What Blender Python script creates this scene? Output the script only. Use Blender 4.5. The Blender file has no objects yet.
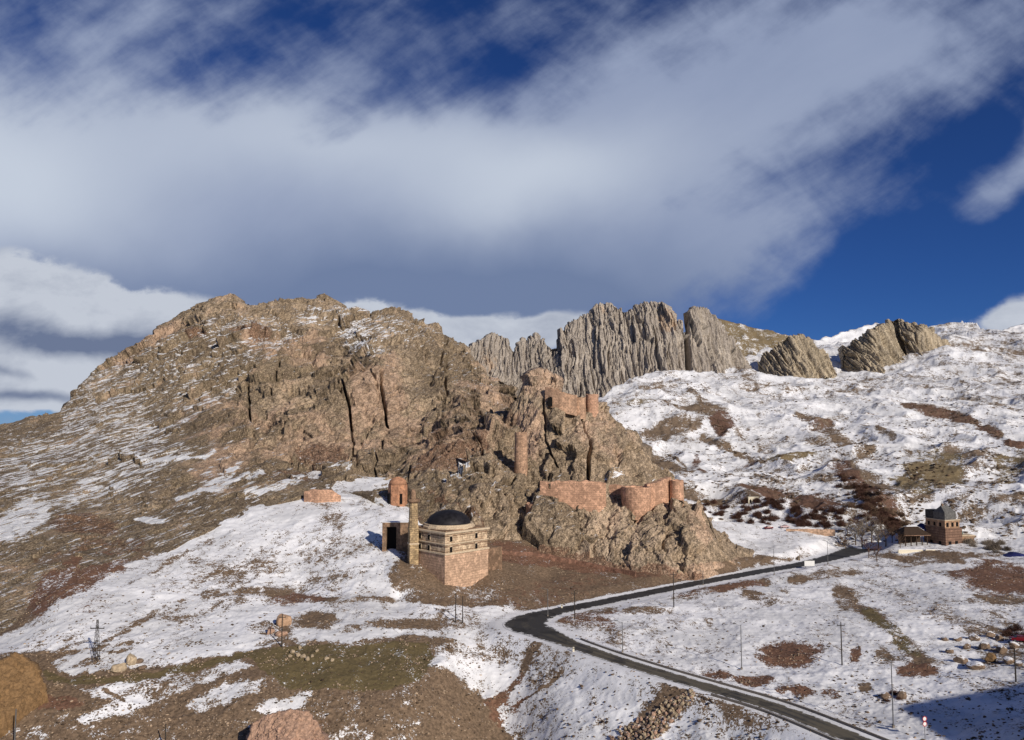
import bpy, math, random
import numpy as np
from mathutils import Vector, Matrix

random.seed(7)
RNG = np.random.default_rng(11)
C = bpy.data.collections.new("place")
bpy.context.scene.collection.children.link(C)
SC = bpy.context.scene

# ------------------------------------------------------------------ camera, world, sun, exposure
F, CX, CY, PITCH = 770.0, 512.0, 370.0, math.atan(55 / 770.0)
cam_d = bpy.data.cameras.new("camera")
cam_d.sensor_width = 36.0
cam_d.lens = 36.0 * F / 1024.0
cam_d.clip_start, cam_d.clip_end = 0.5, 200000.0
cam = bpy.data.objects.new("camera", cam_d)
cam.rotation_euler = (math.pi / 2 + PITCH, 0, 0)
C.objects.link(cam)
SC.camera = cam

SUN_AZ, SUN_EL = 35.0, 27.0     # degrees to the right of straight behind the camera, and above the horizon
SUN_DIR = Vector((math.sin(math.radians(SUN_AZ)) * math.cos(math.radians(SUN_EL)),
                  -math.cos(math.radians(SUN_AZ)) * math.cos(math.radians(SUN_EL)),
                  math.sin(math.radians(SUN_EL))))
sd = bpy.data.lights.new("sun", 'SUN')
sd.energy, sd.angle, sd.color = 4.3, math.radians(0.5), (1.0, 0.91, 0.79)
so = bpy.data.objects.new("sun", sd)
so.rotation_euler = (-SUN_DIR).to_track_quat('-Z', 'Y').to_euler()
so.location = (0, -50, 200)
C.objects.link(so)

SC.view_settings.view_transform = 'Standard'
SC.view_settings.look = 'None'
SC.view_settings.exposure = 0.0
SC.view_settings.gamma = 1.0
SC.view_settings.use_curve_mapping = False
SC.render.engine = 'CYCLES'
SC.cycles.max_bounces = 5
SC.cycles.diffuse_bounces = 3

class NT:
    """small helper that writes node trees"""
    def __init__(self, tree):
        self.t = tree; self.n = tree.nodes; self.l = tree.links
    def node(self, kind, **kw):
        nd = self.n.new(kind)
        for k, v in kw.items():
            setattr(nd, k, v)
        return nd
    def put(self, sock, v):
        if isinstance(v, bpy.types.NodeSocket):
            self.l.new(v, sock)
        elif v is not None:
            sock.default_value = v
    def m(self, op, a, b=None, c=None, clamp=False):
        nd = self.n.new('ShaderNodeMath'); nd.operation = op; nd.use_clamp = clamp
        self.put(nd.inputs[0], a)
        if b is not None: self.put(nd.inputs[1], b)
        if c is not None: self.put(nd.inputs[2], c)
        return nd.outputs[0]
    def smooth(self, x, lo, hi):
        nd = self.n.new('ShaderNodeMapRange'); nd.interpolation_type = 'SMOOTHSTEP'
        self.put(nd.inputs[0], x); self.put(nd.inputs[1], lo); self.put(nd.inputs[2], hi)
        return nd.outputs[0]
    def mix(self, f, a, b):
        nd = self.n.new('ShaderNodeMix'); nd.data_type = 'RGBA'
        self.put(nd.inputs[0], f)
        self.put(nd.inputs[6], a if isinstance(a, bpy.types.NodeSocket) else (*a, 1))
        self.put(nd.inputs[7], b if isinstance(b, bpy.types.NodeSocket) else (*b, 1))
        return nd.outputs[2]
    def noise(self, vec, scale, detail=6, rough=0.6, dist=0.0):
        nd = self.n.new('ShaderNodeTexNoise')
        self.put(nd.inputs['Vector'], vec); nd.inputs['Scale'].default_value = scale
        nd.inputs['Detail'].default_value = detail; nd.inputs['Roughness'].default_value = rough
        nd.inputs['Distortion'].default_value = dist
        return nd.outputs['Fac']
    def mapping(self, vec, scale=(1, 1, 1), rot=(0, 0, 0), loc=(0, 0, 0)):
        if any(rot) and tuple(scale) != (1, 1, 1):
            vec = self.mapping(vec, rot=rot); rot = (0, 0, 0)
        nd = self.n.new('ShaderNodeMapping')
        self.put(nd.inputs[0], vec); nd.inputs[1].default_value = loc
        nd.inputs[2].default_value = rot; nd.inputs[3].default_value = scale
        return nd.outputs[0]
    def comb(self, x, y, z=0.0):
        nd = self.n.new('ShaderNodeCombineXYZ')
        self.put(nd.inputs[0], x); self.put(nd.inputs[1], y); self.put(nd.inputs[2], z)
        return nd.outputs[0]
    def attr(self, name):
        nd = self.n.new('ShaderNodeAttribute'); nd.attribute_name = name
        return nd.outputs['Fac']

def ray(px, py):
    """unit-depth world direction for a bearing read off the photograph (numpy friendly)"""
    u = (np.asarray(px, float) - CX) / F
    v = (CY - np.asarray(py, float)) / F
    c, s = math.cos(PITCH), math.sin(PITCH)
    Y = c - v * s; Z = s + v * c
    return u / Y, Z / Y            # X/Y and Z/Y

w = bpy.data.worlds.new("World"); SC.world = w; w.use_nodes = True
w.node_tree.nodes.clear()
k = NT(w.node_tree)
sky = k.node('ShaderNodeTexSky', sky_type='NISHITA', sun_disc=False)
sky.sun_elevation = math.radians(SUN_EL)
sky.sun_rotation = math.radians(180 - SUN_AZ)
sky.altitude = 2200; sky.air_density = 1.0; sky.dust_density = 0.0; sky.ozone_density = 8.0
bg_sky = k.node('ShaderNodeBackground'); bg_sky.inputs[1].default_value = 0.05
tint = k.node('ShaderNodeMix', data_type='RGBA', blend_type='MULTIPLY'); tint.inputs[0].default_value = 1.0; tint.inputs[7].default_value = (.50, .72, 1.12, 1)
k.l.new(sky.outputs[0], tint.inputs[6]); k.l.new(tint.outputs[2], bg_sky.inputs[0])
tc = k.node('ShaderNodeTexCoord')
sep = k.node('ShaderNodeSeparateXYZ'); k.l.new(tc.outputs['Generated'], sep.inputs[0])
yy = k.m('MAXIMUM', k.m('ABSOLUTE', sep.outputs[1]), 0.08)
U = k.m('DIVIDE', sep.outputs[0], yy); V = k.m('DIVIDE', sep.outputs[2], yy)
uv = k.comb(U, V)
warpn = k.n.new('ShaderNodeTexNoise'); k.put(warpn.inputs['Vector'], uv); warpn.inputs['Scale'].default_value = 3.0
warpn.inputs['Detail'].default_value = 5
wv = k.n.new('ShaderNodeVectorMath'); wv.operation = 'SUBTRACT'; k.l.new(warpn.outputs['Color'], wv.inputs[0]); wv.inputs[1].default_value = (.5, .5, .5)
ws = k.n.new('ShaderNodeVectorMath'); ws.operation = 'SCALE'; k.l.new(wv.outputs[0], ws.inputs[0]); ws.inputs[3].default_value = 0.16
wa = k.n.new('ShaderNodeVectorMath'); wa.operation = 'ADD'; k.l.new(uv, wa.inputs[0]); k.l.new(ws.outputs[0], wa.inputs[1])
sw = k.node('ShaderNodeSeparateXYZ'); k.l.new(wa.outputs[0], sw.inputs[0])
UW, VW = sw.outputs[0], sw.outputs[1]
def blob(cx, cy, rx, ry, ang, U_=None, V_=None, power=1.0):
    """soft ellipse of cloud; ang in degrees, anticlockwise as seen in the sky"""
    U_ = UW if U_ is None else U_; V_ = VW if V_ is None else V_
    cu, cv = ray(cx, cy); a = math.radians(ang)
    du = k.m('SUBTRACT', U_, float(cu)); dv = k.m('SUBTRACT', V_, float(cv))
    p = k.m('ADD', k.m('MULTIPLY', du, math.cos(a) * F / rx), k.m('MULTIPLY', dv, math.sin(a) * F / rx))
    q = k.m('ADD', k.m('MULTIPLY', du, -math.sin(a) * F / ry), k.m('MULTIPLY', dv, math.cos(a) * F / ry))
    r2 = k.m('ADD', k.m('MULTIPLY', p, p), k.m('MULTIPLY', q, q))
    return k.m('POWER', 2.718, k.m('MULTIPLY', r2, -power))
def total(items):
    s = None
    for wgt, b in items:
        x = k.m('MULTIPLY', b, wgt)
        s = x if s is None else k.m('ADD', s, x)
    return s
# the high veil of cloud
high = total([(1.1, blob(60, 180, 330, 95, -4)), (1.0, blob(380, 200, 300, 95, 3)), (0.9, blob(330, 270, 420, 55, 0)),
              (0.85, blob(650, 120, 230, 90, 30)), (0.75, blob(860, 40, 190, 70, 28)), (0.5, blob(560, 250, 190, 70, 10)),
              (0.3, blob(820, 150, 110, 26, 25)), (0.75, blob(1000, 185, 80, 20, 32)), (.4, blob(770, 225, 90, 26, 20)), (.35, blob(960, 60, 90, 50, 40)),
              (-0.85, blob(890, 285, 200, 60, 22)), (-0.5, blob(985, 125, 60, 26, 35)),(-0.2, blob(500, 60, 100, 40, 0)), (0.25, blob(330, 40, 200, 50, 0)), (0.15, blob(90, 40, 120, 50, 0)),
              (0.55, blob(-200, 90, 200, 200, 0)), (0.4, blob(1500, 60, 300, 200, 0))])
nz = k.noise(k.mapping(uv, rot=(0, 0, math.radians(-32)), scale=(1.6, 4.2, 1)), 2.2, 9, 0.58, 0.15)
nz2 = k.noise(k.mapping(uv, rot=(0, 0, math.radians(35)), scale=(2.2, 4.0, 1), loc=(3, 1, 0)), 4.0, 8, 0.56, 0.2)
nn = k.m('ADD', k.m('MULTIPLY', k.m('SUBTRACT', nz, 0.5), 1.9), k.m('MULTIPLY', k.m('SUBTRACT', nz2, 0.5), 0.9))
hd = k.smooth(k.m('ADD', high, nn), -0.14, 1.0)
# colour of the veil: lilac grey above, blue grey underside
under = total([(1.0, blob(330, 292, 420, 42, 0)), (0.5, blob(100, 345, 200, 26, 0)), (0.55, blob(560, 290, 200, 36, 0)), (0.3, blob(480, 245, 260, 30, 0))])
lit = total([(1.0, blob(0, 180, 170, 80, -15)), (0.7, blob(330, 150, 260, 50, -6)), (0.6, blob(540, 190, 170, 50, 15))])
c_mid = k.mix(k.m('ADD', k.m('MULTIPLY', nz, 0.9), -0.1, clamp=True), (0.245, 0.30, 0.45), (0.36, 0.42, 0.57))
c_lit = k.mix(k.m('MINIMUM', lit, 1.0, clamp=True), c_mid, (0.56, 0.62, 0.72))
c_high = k.mix(k.m('MULTIPLY', under, 0.9, clamp=True), c_lit, (0.165, 0.22, 0.36))
bg_high = k.node('ShaderNodeBackground'); k.l.new(c_high, bg_high.inputs[0])
mix1 = k.node('ShaderNodeMixShader'); k.l.new(k.m('MULTIPLY', hd, 0.97), mix1.inputs[0]); k.l.new(bg_sky.outputs[0], mix1.inputs[1]); k.l.new(bg_high.outputs[0], mix1.inputs[2])
# low bright cumulus behind the mountain
cn = k.noise(k.mapping(uv, scale=(1, 1.8, 1), loc=(5, 2, 0)), 7.0, 10, 0.64, 0.2)
low = total([(1.15, blob(60, 296, 130, 32, -10)), (0.95, blob(215, 318, 110, 24, -8)), (1.2, blob(10, 388, 120, 32, 5)), (0.9, blob(20, 412, 120, 16, 0)), (1.05, blob(440, 330, 190, 20, 0)), (0.8, blob(40, 402, 70, 14, 0)), (0.5, blob(120, 372, 60, 20, 0)), (0.6, blob(330, 322, 80, 12, 0)),
             (0.75, blob(20, 330, 110, 30, 0)), (0.8, blob(1020, 320, 50, 16, 22)), (0.55, blob(-150, 330, 160, 70, 0)), (0.6, blob(1150, 300, 110, 45, 0))])
ld = k.smooth(k.m('ADD', low, k.m('MULTIPLY', k.m('MULTIPLY', k.m('SUBTRACT', cn, 0.5), 2.6), k.m('MINIMUM', k.m('MULTIPLY', low, 2.0), 1.0))), 0.22, 0.62)
shade = total([(1.1, blob(60, 343, 150, 17, -4)), (0.9, blob(30, 410, 60, 7, 6)), (0.55, blob(10, 380, 25, 6, -10)), (.35, blob(180, 345, 60, 20, 0))])
shade = k.m('ADD', shade, k.m('MULTIPLY', k.m('SUBTRACT', cn, 0.5), 1.9), clamp=True)
c_low = k.mix(shade, (0.54, 0.58, 0.66), (0.15, 0.19, 0.30))
bg_low = k.node('ShaderNodeBackground'); k.l.new(c_low, bg_low.inputs[0])
mix2 = k.node('ShaderNodeMixShader'); k.l.new(ld, mix2.inputs[0]); k.l.new(mix1.outputs[0], mix2.inputs[1]); k.l.new(bg_low.outputs[0], mix2.inputs[2])
wout = k.node('ShaderNodeOutputWorld'); k.l.new(mix2.outputs[0], wout.inputs[0])

# ------------------------------------------------------------------ numpy noise
def _h(ix, iy, iz, seed):
    with np.errstate(over='ignore'):
        h = (ix.astype(np.uint32) * np.uint32(374761393) + iy.astype(np.uint32) * np.uint32(668265263)
             + iz.astype(np.uint32) * np.uint32(2147483647) + np.uint32(seed * 974711 + 12345))
        h = (h ^ (h >> np.uint32(13))) * np.uint32(1274126177)
        h = (h ^ (h >> np.uint32(16))) * np.uint32(2246822519)
        h = h ^ (h >> np.uint32(15))
    return h.astype(np.float32) / np.float32(4294967295.0)
def vnoise(P, seed=0):
    Pi = np.floor(P).astype(np.int64); f = (P - Pi).astype(np.float32)
    f = f * f * f * (f * (f * 6 - 15) + 10)
    x, y, z = Pi[:, 0], Pi[:, 1], Pi[:, 2]
    out = 0
    for dx in (0, 1):
        wx = f[:, 0] if dx else 1 - f[:, 0]
        for dy in (0, 1):
            wy = f[:, 1] if dy else 1 - f[:, 1]
            for dz in (0, 1):
                wz = f[:, 2] if dz else 1 - f[:, 2]
                out = out + wx * wy * wz * _h(x + dx, y + dy, z + dz, seed)
    return out * 2 - 1
ROT = np.array([[0.36, 0.48, -0.8], [-0.8, 0.6, 0.0], [0.48, 0.64, 0.6]])
def fbm(P, octv=5, gain=0.5, seed=0, ridged=False):
    a, s, out = 1.0, 0.0, 0
    Q = P.copy()
    for o in range(octv):
        n = vnoise(Q, seed + o)
        if ridged: n = 1 - 2 * np.abs(n)
        out = out + a * n; s += a; a *= gain
        Q = (Q @ ROT.T) * 2.03 + 17.3
    return out / s
def facets(P, seed=0):
    """angular blocks: every cell is a tilted plane of its own"""
    Pi = np.floor(P).astype(np.int64); f = P - Pi
    f1 = np.full(len(P), 9.0); out = np.zeros(len(P))
    for dx in (-1, 0, 1):
        for dy in (-1, 0, 1):
            for dz in (-1, 0, 1):
                cx, cy, cz = Pi[:, 0] + dx, Pi[:, 1] + dy, Pi[:, 2] + dz
                h1 = _h(cx, cy, cz, seed); h2 = _h(cx, cy, cz, seed + 1); h3 = _h(cx, cy, cz, seed + 2)
                ox, oy, oz = dx + h1 - f[:, 0], dy + h2 - f[:, 1], dz + h3 - f[:, 2]
                d = np.abs(ox) * .5 + np.abs(oy) * .5 + np.abs(oz) * .5 + np.sqrt(ox * ox + oy * oy + oz * oz) * .5
                v = (h2 - .5) * 1.9 * ox + (h3 - .5) * 1.9 * oy + (h1 - .35) * 1.9 * oz + (h1 + h3 - 1.0) * .7
                m_ = d < f1
                out = np.where(m_, v, out); f1 = np.where(m_, d, f1)
    return out
def worley(P, seed=0):
    Pi = np.floor(P).astype(np.int64); f = P - Pi
    f1 = np.full(len(P), 9.0); f2 = f1.copy(); idv = np.zeros(len(P))
    for dx in (-1, 0, 1):
        for dy in (-1, 0, 1):
            for dz in (-1, 0, 1):
                cx, cy, cz = Pi[:, 0] + dx, Pi[:, 1] + dy, Pi[:, 2] + dz
                h1 = _h(cx, cy, cz, seed); h2 = _h(cx, cy, cz, seed + 1); h3 = _h(cx, cy, cz, seed + 2)
                d = np.sqrt((dx + h1 - f[:, 0]) ** 2 + (dy + h2 - f[:, 1]) ** 2 + (dz + h3 - f[:, 2]) ** 2)
                nearer = d < f1
                f2 = np.where(nearer, f1, np.minimum(f2, d)); idv = np.where(nearer, h3 * 0.5 + h1 * 0.5, idv)
                f1 = np.where(nearer, d, f1)
    return f1, f2, idv

# ------------------------------------------------------------------ terrain lofts
def rbf(pts):
    """smooth inverse-distance field over bearings: pts = (px, py, D)"""
    A = np.array([(p[0] / 100., p[1] / 100.) for p in pts]); v = np.array([1000.0 / p[2] for p in pts])
    r = np.linalg.norm(A[:, None] - A[None], axis=2)
    n = len(pts); M = np.zeros((n + 3, n + 3)); M[:n, :n] = r - np.eye(n) * 0.02
    M[:n, n] = 1; M[:n, n + 1:] = A; M[n, :n] = 1; M[n + 1:, :n] = A.T
    sol = np.linalg.solve(M, np.concatenate([v, np.zeros(3)]))
    def f(px, py):
        q = np.stack([px / 100., py / 100.], -1); out = sol[n] + q @ sol[n + 1:]
        for i in range(n):
            out = out + sol[i] * np.linalg.norm(q - A[i], axis=-1)
        return 1000.0 / np.clip(out, 0.3, 60)
    return f
def Dz(px, py, z):
    X, Z = ray(px, py); return z / Z
def world(px, py, D):
    X, Z = ray(px, py); return np.stack([X * D, D + 0 * X, Z * D], -1)
def project(P):
    c, s = math.cos(PITCH), math.sin(PITCH)
    y = P[..., 1] * c + P[..., 2] * s; z = -P[..., 1] * s + P[..., 2] * c
    return CX + F * P[..., 0] / y, CY - F * z / y

def grid_mesh(name, P, mat, attrs, smooth=True, flip=False):
    nr, nc = P.shape[:2]
    me = bpy.data.meshes.new(name)
    me.vertices.add(nr * nc); me.vertices.foreach_set('co', P.reshape(-1).astype(np.float32))
    i = np.arange(nr * nc).reshape(nr, nc)
    q = np.stack([i[:-1, :-1], i[:-1, 1:], i[1:, 1:], i[1:, :-1]], -1).reshape(-1, 4)
    nf = len(q)
    me.loops.add(nf * 4); me.loops.foreach_set('vertex_index', q.reshape(-1).astype(np.int32))
    me.polygons.add(nf); me.polygons.foreach_set('loop_start', np.arange(0, nf * 4, 4, dtype=np.int32))
    me.polygons.foreach_set('use_smooth', np.full(nf, smooth))
    me.update(calc_edges=True)
    for an, av in attrs.items():
        a = me.attributes.new(an, 'FLOAT', 'POINT'); a.data.foreach_set('value', av.reshape(-1).astype(np.float32))
    me.materials.append(mat)
    o = bpy.data.objects.new(name, me); C.objects.link(o)
    return o
def structure(o):
    o['kind'] = 'structure'; return o

def mask(px, py, items, base, warp=(7, 2.5), seed=3, soft=4.0):
    """zone weights painted in order: e = ellipse, l = line, p = polygon (soft, wandering edges)"""
    shp = px.shape
    Q = np.stack([px.ravel() / 22., py.ravel() / 22. * 1.6, np.zeros(px.size)], -1)
    wx = fbm(Q, 3, .5, seed).reshape(shp) * warp[0] + fbm(Q * 4.1, 3, .6, seed + 9).reshape(shp) * warp[1]
    wy = fbm(Q + 50, 3, .5, seed + 5).reshape(shp) * warp[0] * .6 + fbm(Q * 4.1 + 50, 3, .6, seed + 14).reshape(shp) * warp[1] * .6
    X, Y = px + wx, py + wy
    S = np.full(shp, float(base))
    for it in items:
        if it[0] == 'e':
            _, cx, cy, rx, ry, ang, v = it
            a = math.radians(ang); dx, dy = X - cx, Y - cy
            p = (dx * math.cos(a) + dy * math.sin(a)) / rx; q = (-dx * math.sin(a) + dy * math.cos(a)) / ry
            m = np.clip((1.2 - np.sqrt(p * p + q * q)) * 2.0, 0, 1)
        elif it[0] == 'l':
            _, pts, hw, v = it
            d = np.full(shp, 1e9)
            for (x0, y0), (x1, y1) in zip(pts[:-1], pts[1:]):
                L = (x1 - x0) ** 2 + (y1 - y0) ** 2
                t = np.clip(((X - x0) * (x1 - x0) + (Y - y0) * (y1 - y0)) / L, 0, 1)
                d = np.minimum(d, np.hypot(X - x0 - t * (x1 - x0), Y - y0 - t * (y1 - y0)))
            m = np.clip((1.35 - d / hw) * 1.2, 0, 1)
        else:
            _, pts, v = it
            inside = np.zeros(shp, bool); d = np.full(shp, 1e9)
            for (x0, y0), (x1, y1) in zip(pts, pts[1:] + pts[:1]):
                c = ((y0 > Y) != (y1 > Y)) & (X < (x1 - x0) * (Y - y0) / ((y1 - y0) or 1e-9) + x0)
                inside ^= c
                L = (x1 - x0) ** 2 + (y1 - y0) ** 2
                t = np.clip(((X - x0) * (x1 - x0) + (Y - y0) * (y1 - y0)) / L, 0, 1)
                d = np.minimum(d, np.hypot(X - x0 - t * (x1 - x0), Y - y0 - t * (y1 - y0)))
            m = np.clip(np.where(inside, 1, -1) * d / soft + 0.5, 0, 1)
        S = S * (1 - m) + v * m
    return S

def loft(name, xs, base, top, pts, mat, rows, cols, disp, masks, back=(1.5, -70, 12), skirt=None, gamma=1.0, adjust=None, fix=None):
    """rows run from the base line up to the skyline, then over the back and down"""
    cx = np.linspace(xs[0], xs[1], cols); t = np.linspace(0, 1, rows) ** gamma
    b = np.interp(cx, [p[0] for p in base], [p[1] for p in base]); tp = np.interp(cx, [p[0] for p in top], [p[1] for p in top])
    px = np.broadcast_to(cx, (rows, cols)).copy(); py = b[None] + (tp - b)[None] * t[:, None]
    D = rbf(pts)(px, py)
    P = world(px, py, D)
    if back:
        bk = []
        for i in range(1, back[2] + 1):
            s = i / back[2]
            q = P[-1].copy(); kf = 1 + (back[0] - 1) * s
            q[:, 0] *= kf; q[:, 1] *= kf
            q[:, 2] = P[-1][:, 2] + (back[1] - P[-1][:, 2]) * (s ** 1.15)
            bk.append(q)
        P = np.concatenate([P, np.array(bk)]); 
        px = np.concatenate([px, np.repeat(px[-1:], back[2], 0)]); py = np.concatenate([py, np.repeat(py[-1:], back[2], 0)])
    if skirt:
        q = P[0].copy(); q[:, 2] -= skirt; q[:, 1] += 2
        P = np.concatenate([q[None], P]); px = np.concatenate([px[:1], px]); py = np.concatenate([py[:1], py])
    dx = np.gradient(P, axis=1); dy = np.gradient(P, axis=0)
    N = np.cross(dx, dy); N /= np.linalg.norm(N, axis=-1, keepdims=True) + 1e-9
    flat = P.reshape(-1, 3)
    P = P + disp(flat, N.reshape(-1, 3), px.ravel(), py.ravel()).reshape(P.shape)
    if adjust is not None: P = adjust(P)
    at = {an: mask(px, py, *mv) for an, mv in masks.items()}
    if fix is not None: fix(P, at)
    o = structure(grid_mesh(name, P, mat, at))
    o_P[name] = P; o_A[name] = at
    return o
o_P, o_A = {}, {}

# ------------------------------------------------------------------ materials for terrain
def base_mat(name):
    m = bpy.data.materials.new(name); m.use_nodes = True
    n = NT(m.node_tree); bs = m.node_tree.nodes['Principled BSDF']
    bs.inputs['Roughness'].default_value = 0.9; bs.inputs['Specular IOR Level'].default_value = 0.2
    return m, n, bs

def snow_ground(name, soil, red, olive, scale=1.0, streak=0.0):
    m, n, bs = base_mat(name)
    co = n.node('ShaderNodeTexCoord').outputs['Object']
    st = n.mapping(co, rot=(0, 0, math.radians(streak)), scale=(1.0, 0.45, 1.5))
    a = n.noise(st, 0.14 * scale, 10, 0.70, 0.4)
    b = n.noise(co, 0.55 * scale, 6, 0.7)
    c = n.noise(co, 2.2 * scale, 4, 0.7)
    S = n.attr('snow')
    f = n.m('ADD', S, n.m('ADD', n.m('MULTIPLY', n.m('SUBTRACT', a, .5), 2.4), n.m('ADD', n.m('MULTIPLY', n.m('SUBTRACT', b, .5), 1.5), n.m('ADD', n.m('MULTIPLY', n.m('SUBTRACT', c, .5), 1.5), n.m('MULTIPLY', n.m('SUBTRACT', n.noise(co, .035 * scale, 3, .5), .5), 1.1)))))
    snow = n.smooth(f, 0.44, 0.56)
    v = n.noise(co, 0.30 * scale, 8, 0.75)
    v2 = n.noise(n.mapping(co, loc=(31, 7, 3)), 1.3 * scale, 6, 0.75)
    def vary(col, lo=.5, hi=1.6):
        return n.mix(n.smooth(v2, .3, .7), tuple(x * lo for x in col), tuple(min(1, x * hi) for x in col))
    base = n.mix(n.smooth(n.m('ADD', n.attr('red'), n.m('MULTIPLY', n.m('SUBTRACT', v, .5), .9)), .4, .6), vary(soil), vary(red))
    base = n.mix(n.smooth(n.m('ADD', n.attr('olive'), n.m('MULTIPLY', n.m('SUBTRACT', v, .5), .8)), .4, .6), base, vary(olive, .75, 1.3))
    stone = n.smooth(n.noise(n.mapping(co, loc=(3, 77, 9)), 2.6 * scale, 3, 0.6), .66, .70)
    base = n.mix(n.m('MULTIPLY', stone, .6), base, (.34, .26, .19))
    thin = n.mix(n.smooth(n.m('ADD', n.m('MULTIPLY', n.noise(co, .05 * scale, 6, .65), .7), n.m('MULTIPLY', b, .3)), .42, .58), (.66, .665, .68), (.85, .855, .875))
    n.l.new(n.mix(snow, base, thin), bs.inputs['Base Color'])
    h = n.m('ADD', n.m('MULTIPLY', v2, .6), n.m('ADD', n.m('MULTIPLY', b, .8), n.m('MULTIPLY', snow, .35)))
    bp = n.node('ShaderNodeBump'); bp.inputs['Strength'].default_value = .35; bp.inputs['Distance'].default_value = .2 / scale
    n.l.new(h, bp.inputs['Height']); n.l.new(bp.outputs[0], bs.inputs['Normal'])
    return m
M_ground = snow_ground('snowy_ground', (.165, .115, .075), (.155, .085, .055), (.13, .100, .048))
M_hills = snow_ground('snowy_hills', (.165, .12, .082), (.125, .072, .050), (.19, .145, .082), .6, 20)

def rock_mat(name, dark, mid, light, pink, scale=1.0, dip=25, stretch=(1, 1, 1), snowy=True, relief=.8):
    m, n, bs = base_mat(name)
    co = n.node('ShaderNodeTexCoord').outputs['Object']
    st = n.mapping(co, scale=stretch)
    big = n.noise(st, .035 * scale, 7, .65, .8)
    med = n.noise(n.mapping(co, scale=stretch, loc=(9, 2, 4)), .17 * scale, 8, .72, .6)
    fine = n.noise(n.mapping(co, rot=(0, math.radians(dip + 20), 0), scale=(.6, .7, 1.6)), .55 * scale, 9, .78, .3)
    grit = n.noise(n.mapping(co, loc=(5, 6, 7)), 1.6 * scale, 5, .8)
    vo = n.node('ShaderNodeTexVoronoi', feature='DISTANCE_TO_EDGE'); vo.inputs['Scale'].default_value = .16 * scale
    wp = n.n.new('ShaderNodeVectorMath'); wp.operation = 'MULTIPLY_ADD'; nc = n.n.new('ShaderNodeTexNoise'); n.l.new(co, nc.inputs['Vector']); nc.inputs['Scale'].default_value = .2 * scale; nc.inputs['Detail'].default_value = 6
    n.l.new(nc.outputs['Color'], wp.inputs[0]); wp.inputs[1].default_value = (7, 7, 7); n.l.new(n.mapping(st, rot=(0, math.radians(-18), 0), scale=(1.3, 1, .22)), wp.inputs[2]); n.l.new(wp.outputs[0], vo.inputs['Vector'])
    crack = n.smooth(vo.outputs['Distance'], .075, .0)
    c1 = n.mix(n.smooth(n.m('ADD', n.m('MULTIPLY', med, .5), n.m('MULTIPLY', fine, .5)), .44, .56), dark, mid)
    c2 = n.mix(n.smooth(n.m('ADD', n.m('MULTIPLY', big, .55), n.m('MULTIPLY', fine, .45)), .48, .58), c1, light)
    sc = n.smooth(n.m('ADD', n.attr('scree'), n.m('MULTIPLY', n.m('SUBTRACT', med, .5), 1.2)), .35, .65)
    c2 = n.mix(n.m('MULTIPLY', sc, .9), c2, n.mix(n.smooth(n.m('ADD', n.m('MULTIPLY', fine, .6), n.m('MULTIPLY', big, .4)), .42, .58), (.135, .098, .066), (.285, .222, .142)))
    pk = n.smooth(n.m('ADD', n.attr('pink'), n.m('MULTIPLY', n.m('SUBTRACT', big, .5), 1.5)), .36, .62)
    c3 = n.mix(n.m('MULTIPLY', pk, .8), c2, n.mix(n.smooth(n.m('ADD', n.m('MULTIPLY', med, .5), n.m('MULTIPLY', fine, .5)), .44, .56), tuple(x * .55 for x in pink), tuple(x * 1.08 for x in pink)))
    rd = n.smooth(n.m('ADD', n.attr('red'), n.m('MULTIPLY', n.m('SUBTRACT', med, .5), 1.6)), .40, .66)
    c3 = n.mix(n.m('MULTIPLY', rd, .85), c3, n.mix(n.smooth(fine, .4, .6), (.10, .053, .036), (.25, .135, .085)))
    c3 = n.mix(n.m('MULTIPLY', n.smooth(grit, .52, .60), .75 if snowy else .45), c3, tuple(x * (.42 if snowy else .6) for x in dark))
    c3 = n.mix(n.m('MULTIPLY', n.smooth(grit, .47, .40), .55), c3, tuple(min(1, x * 1.4) for x in light))
    c3 = n.mix(n.m('MULTIPLY', crack, .38 if snowy else .2), c3, tuple(x * .45 for x in dark))
    if snowy:
        g = n.node('ShaderNodeNewGeometry'); sp = n.node('ShaderNodeSeparateXYZ'); n.l.new(g.outputs['Normal'], sp.inputs[0])
        sa = n.noise(n.mapping(co, rot=(0, math.radians(dip), 0), scale=(.6, .6, 4.2)), .2 * scale, 8, .68, .5)
        fs = n.m('ADD', n.attr('snow'), n.m('ADD', n.m('MULTIPLY', n.m('SUBTRACT', sa, .5), 2.0), n.m('MULTIPLY', n.m('SUBTRACT', sp.outputs[2], .6), .75)))
        fs = n.m('ADD', fs, n.m('MULTIPLY', n.m('SUBTRACT', grit, .5), .9))
        c3 = n.mix(n.smooth(fs, .56, .64), c3, (.84, .85, .875))
    n.l.new(c3, bs.inputs['Base Color'])
    h = n.m('SUBTRACT', n.m('ADD', n.m('MULTIPLY', med, 2.0), n.m('ADD', fine, n.m('MULTIPLY', grit, .5))), n.m('MULTIPLY', crack, .3))
    bp = n.node('ShaderNodeBump'); bp.inputs['Strength'].default_value = relief; bp.inputs['Distance'].default_value = 1.2 / scale
    n.l.new(h, bp.inputs['Height']); n.l.new(bp.outputs[0], bs.inputs['Normal'])
    return m
M_rock = rock_mat('brown_rock', (.15, .112, .075), (.34, .26, .175), (.55, .425, .295), (.60, .41, .29))
M_crag = rock_mat('crag_rock', (.155, .118, .08), (.36, .275, .19), (.54, .415, .295), (.58, .40, .285), 1.0, 30, (1.3, 1, .45), True, .45)
M_grey = rock_mat('grey_limestone', (.28, .24, .20), (.44, .385, .33), (.55, .485, .41), (.58, .42, .29), .8, 0, (2.0, 1, .25), False)
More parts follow.
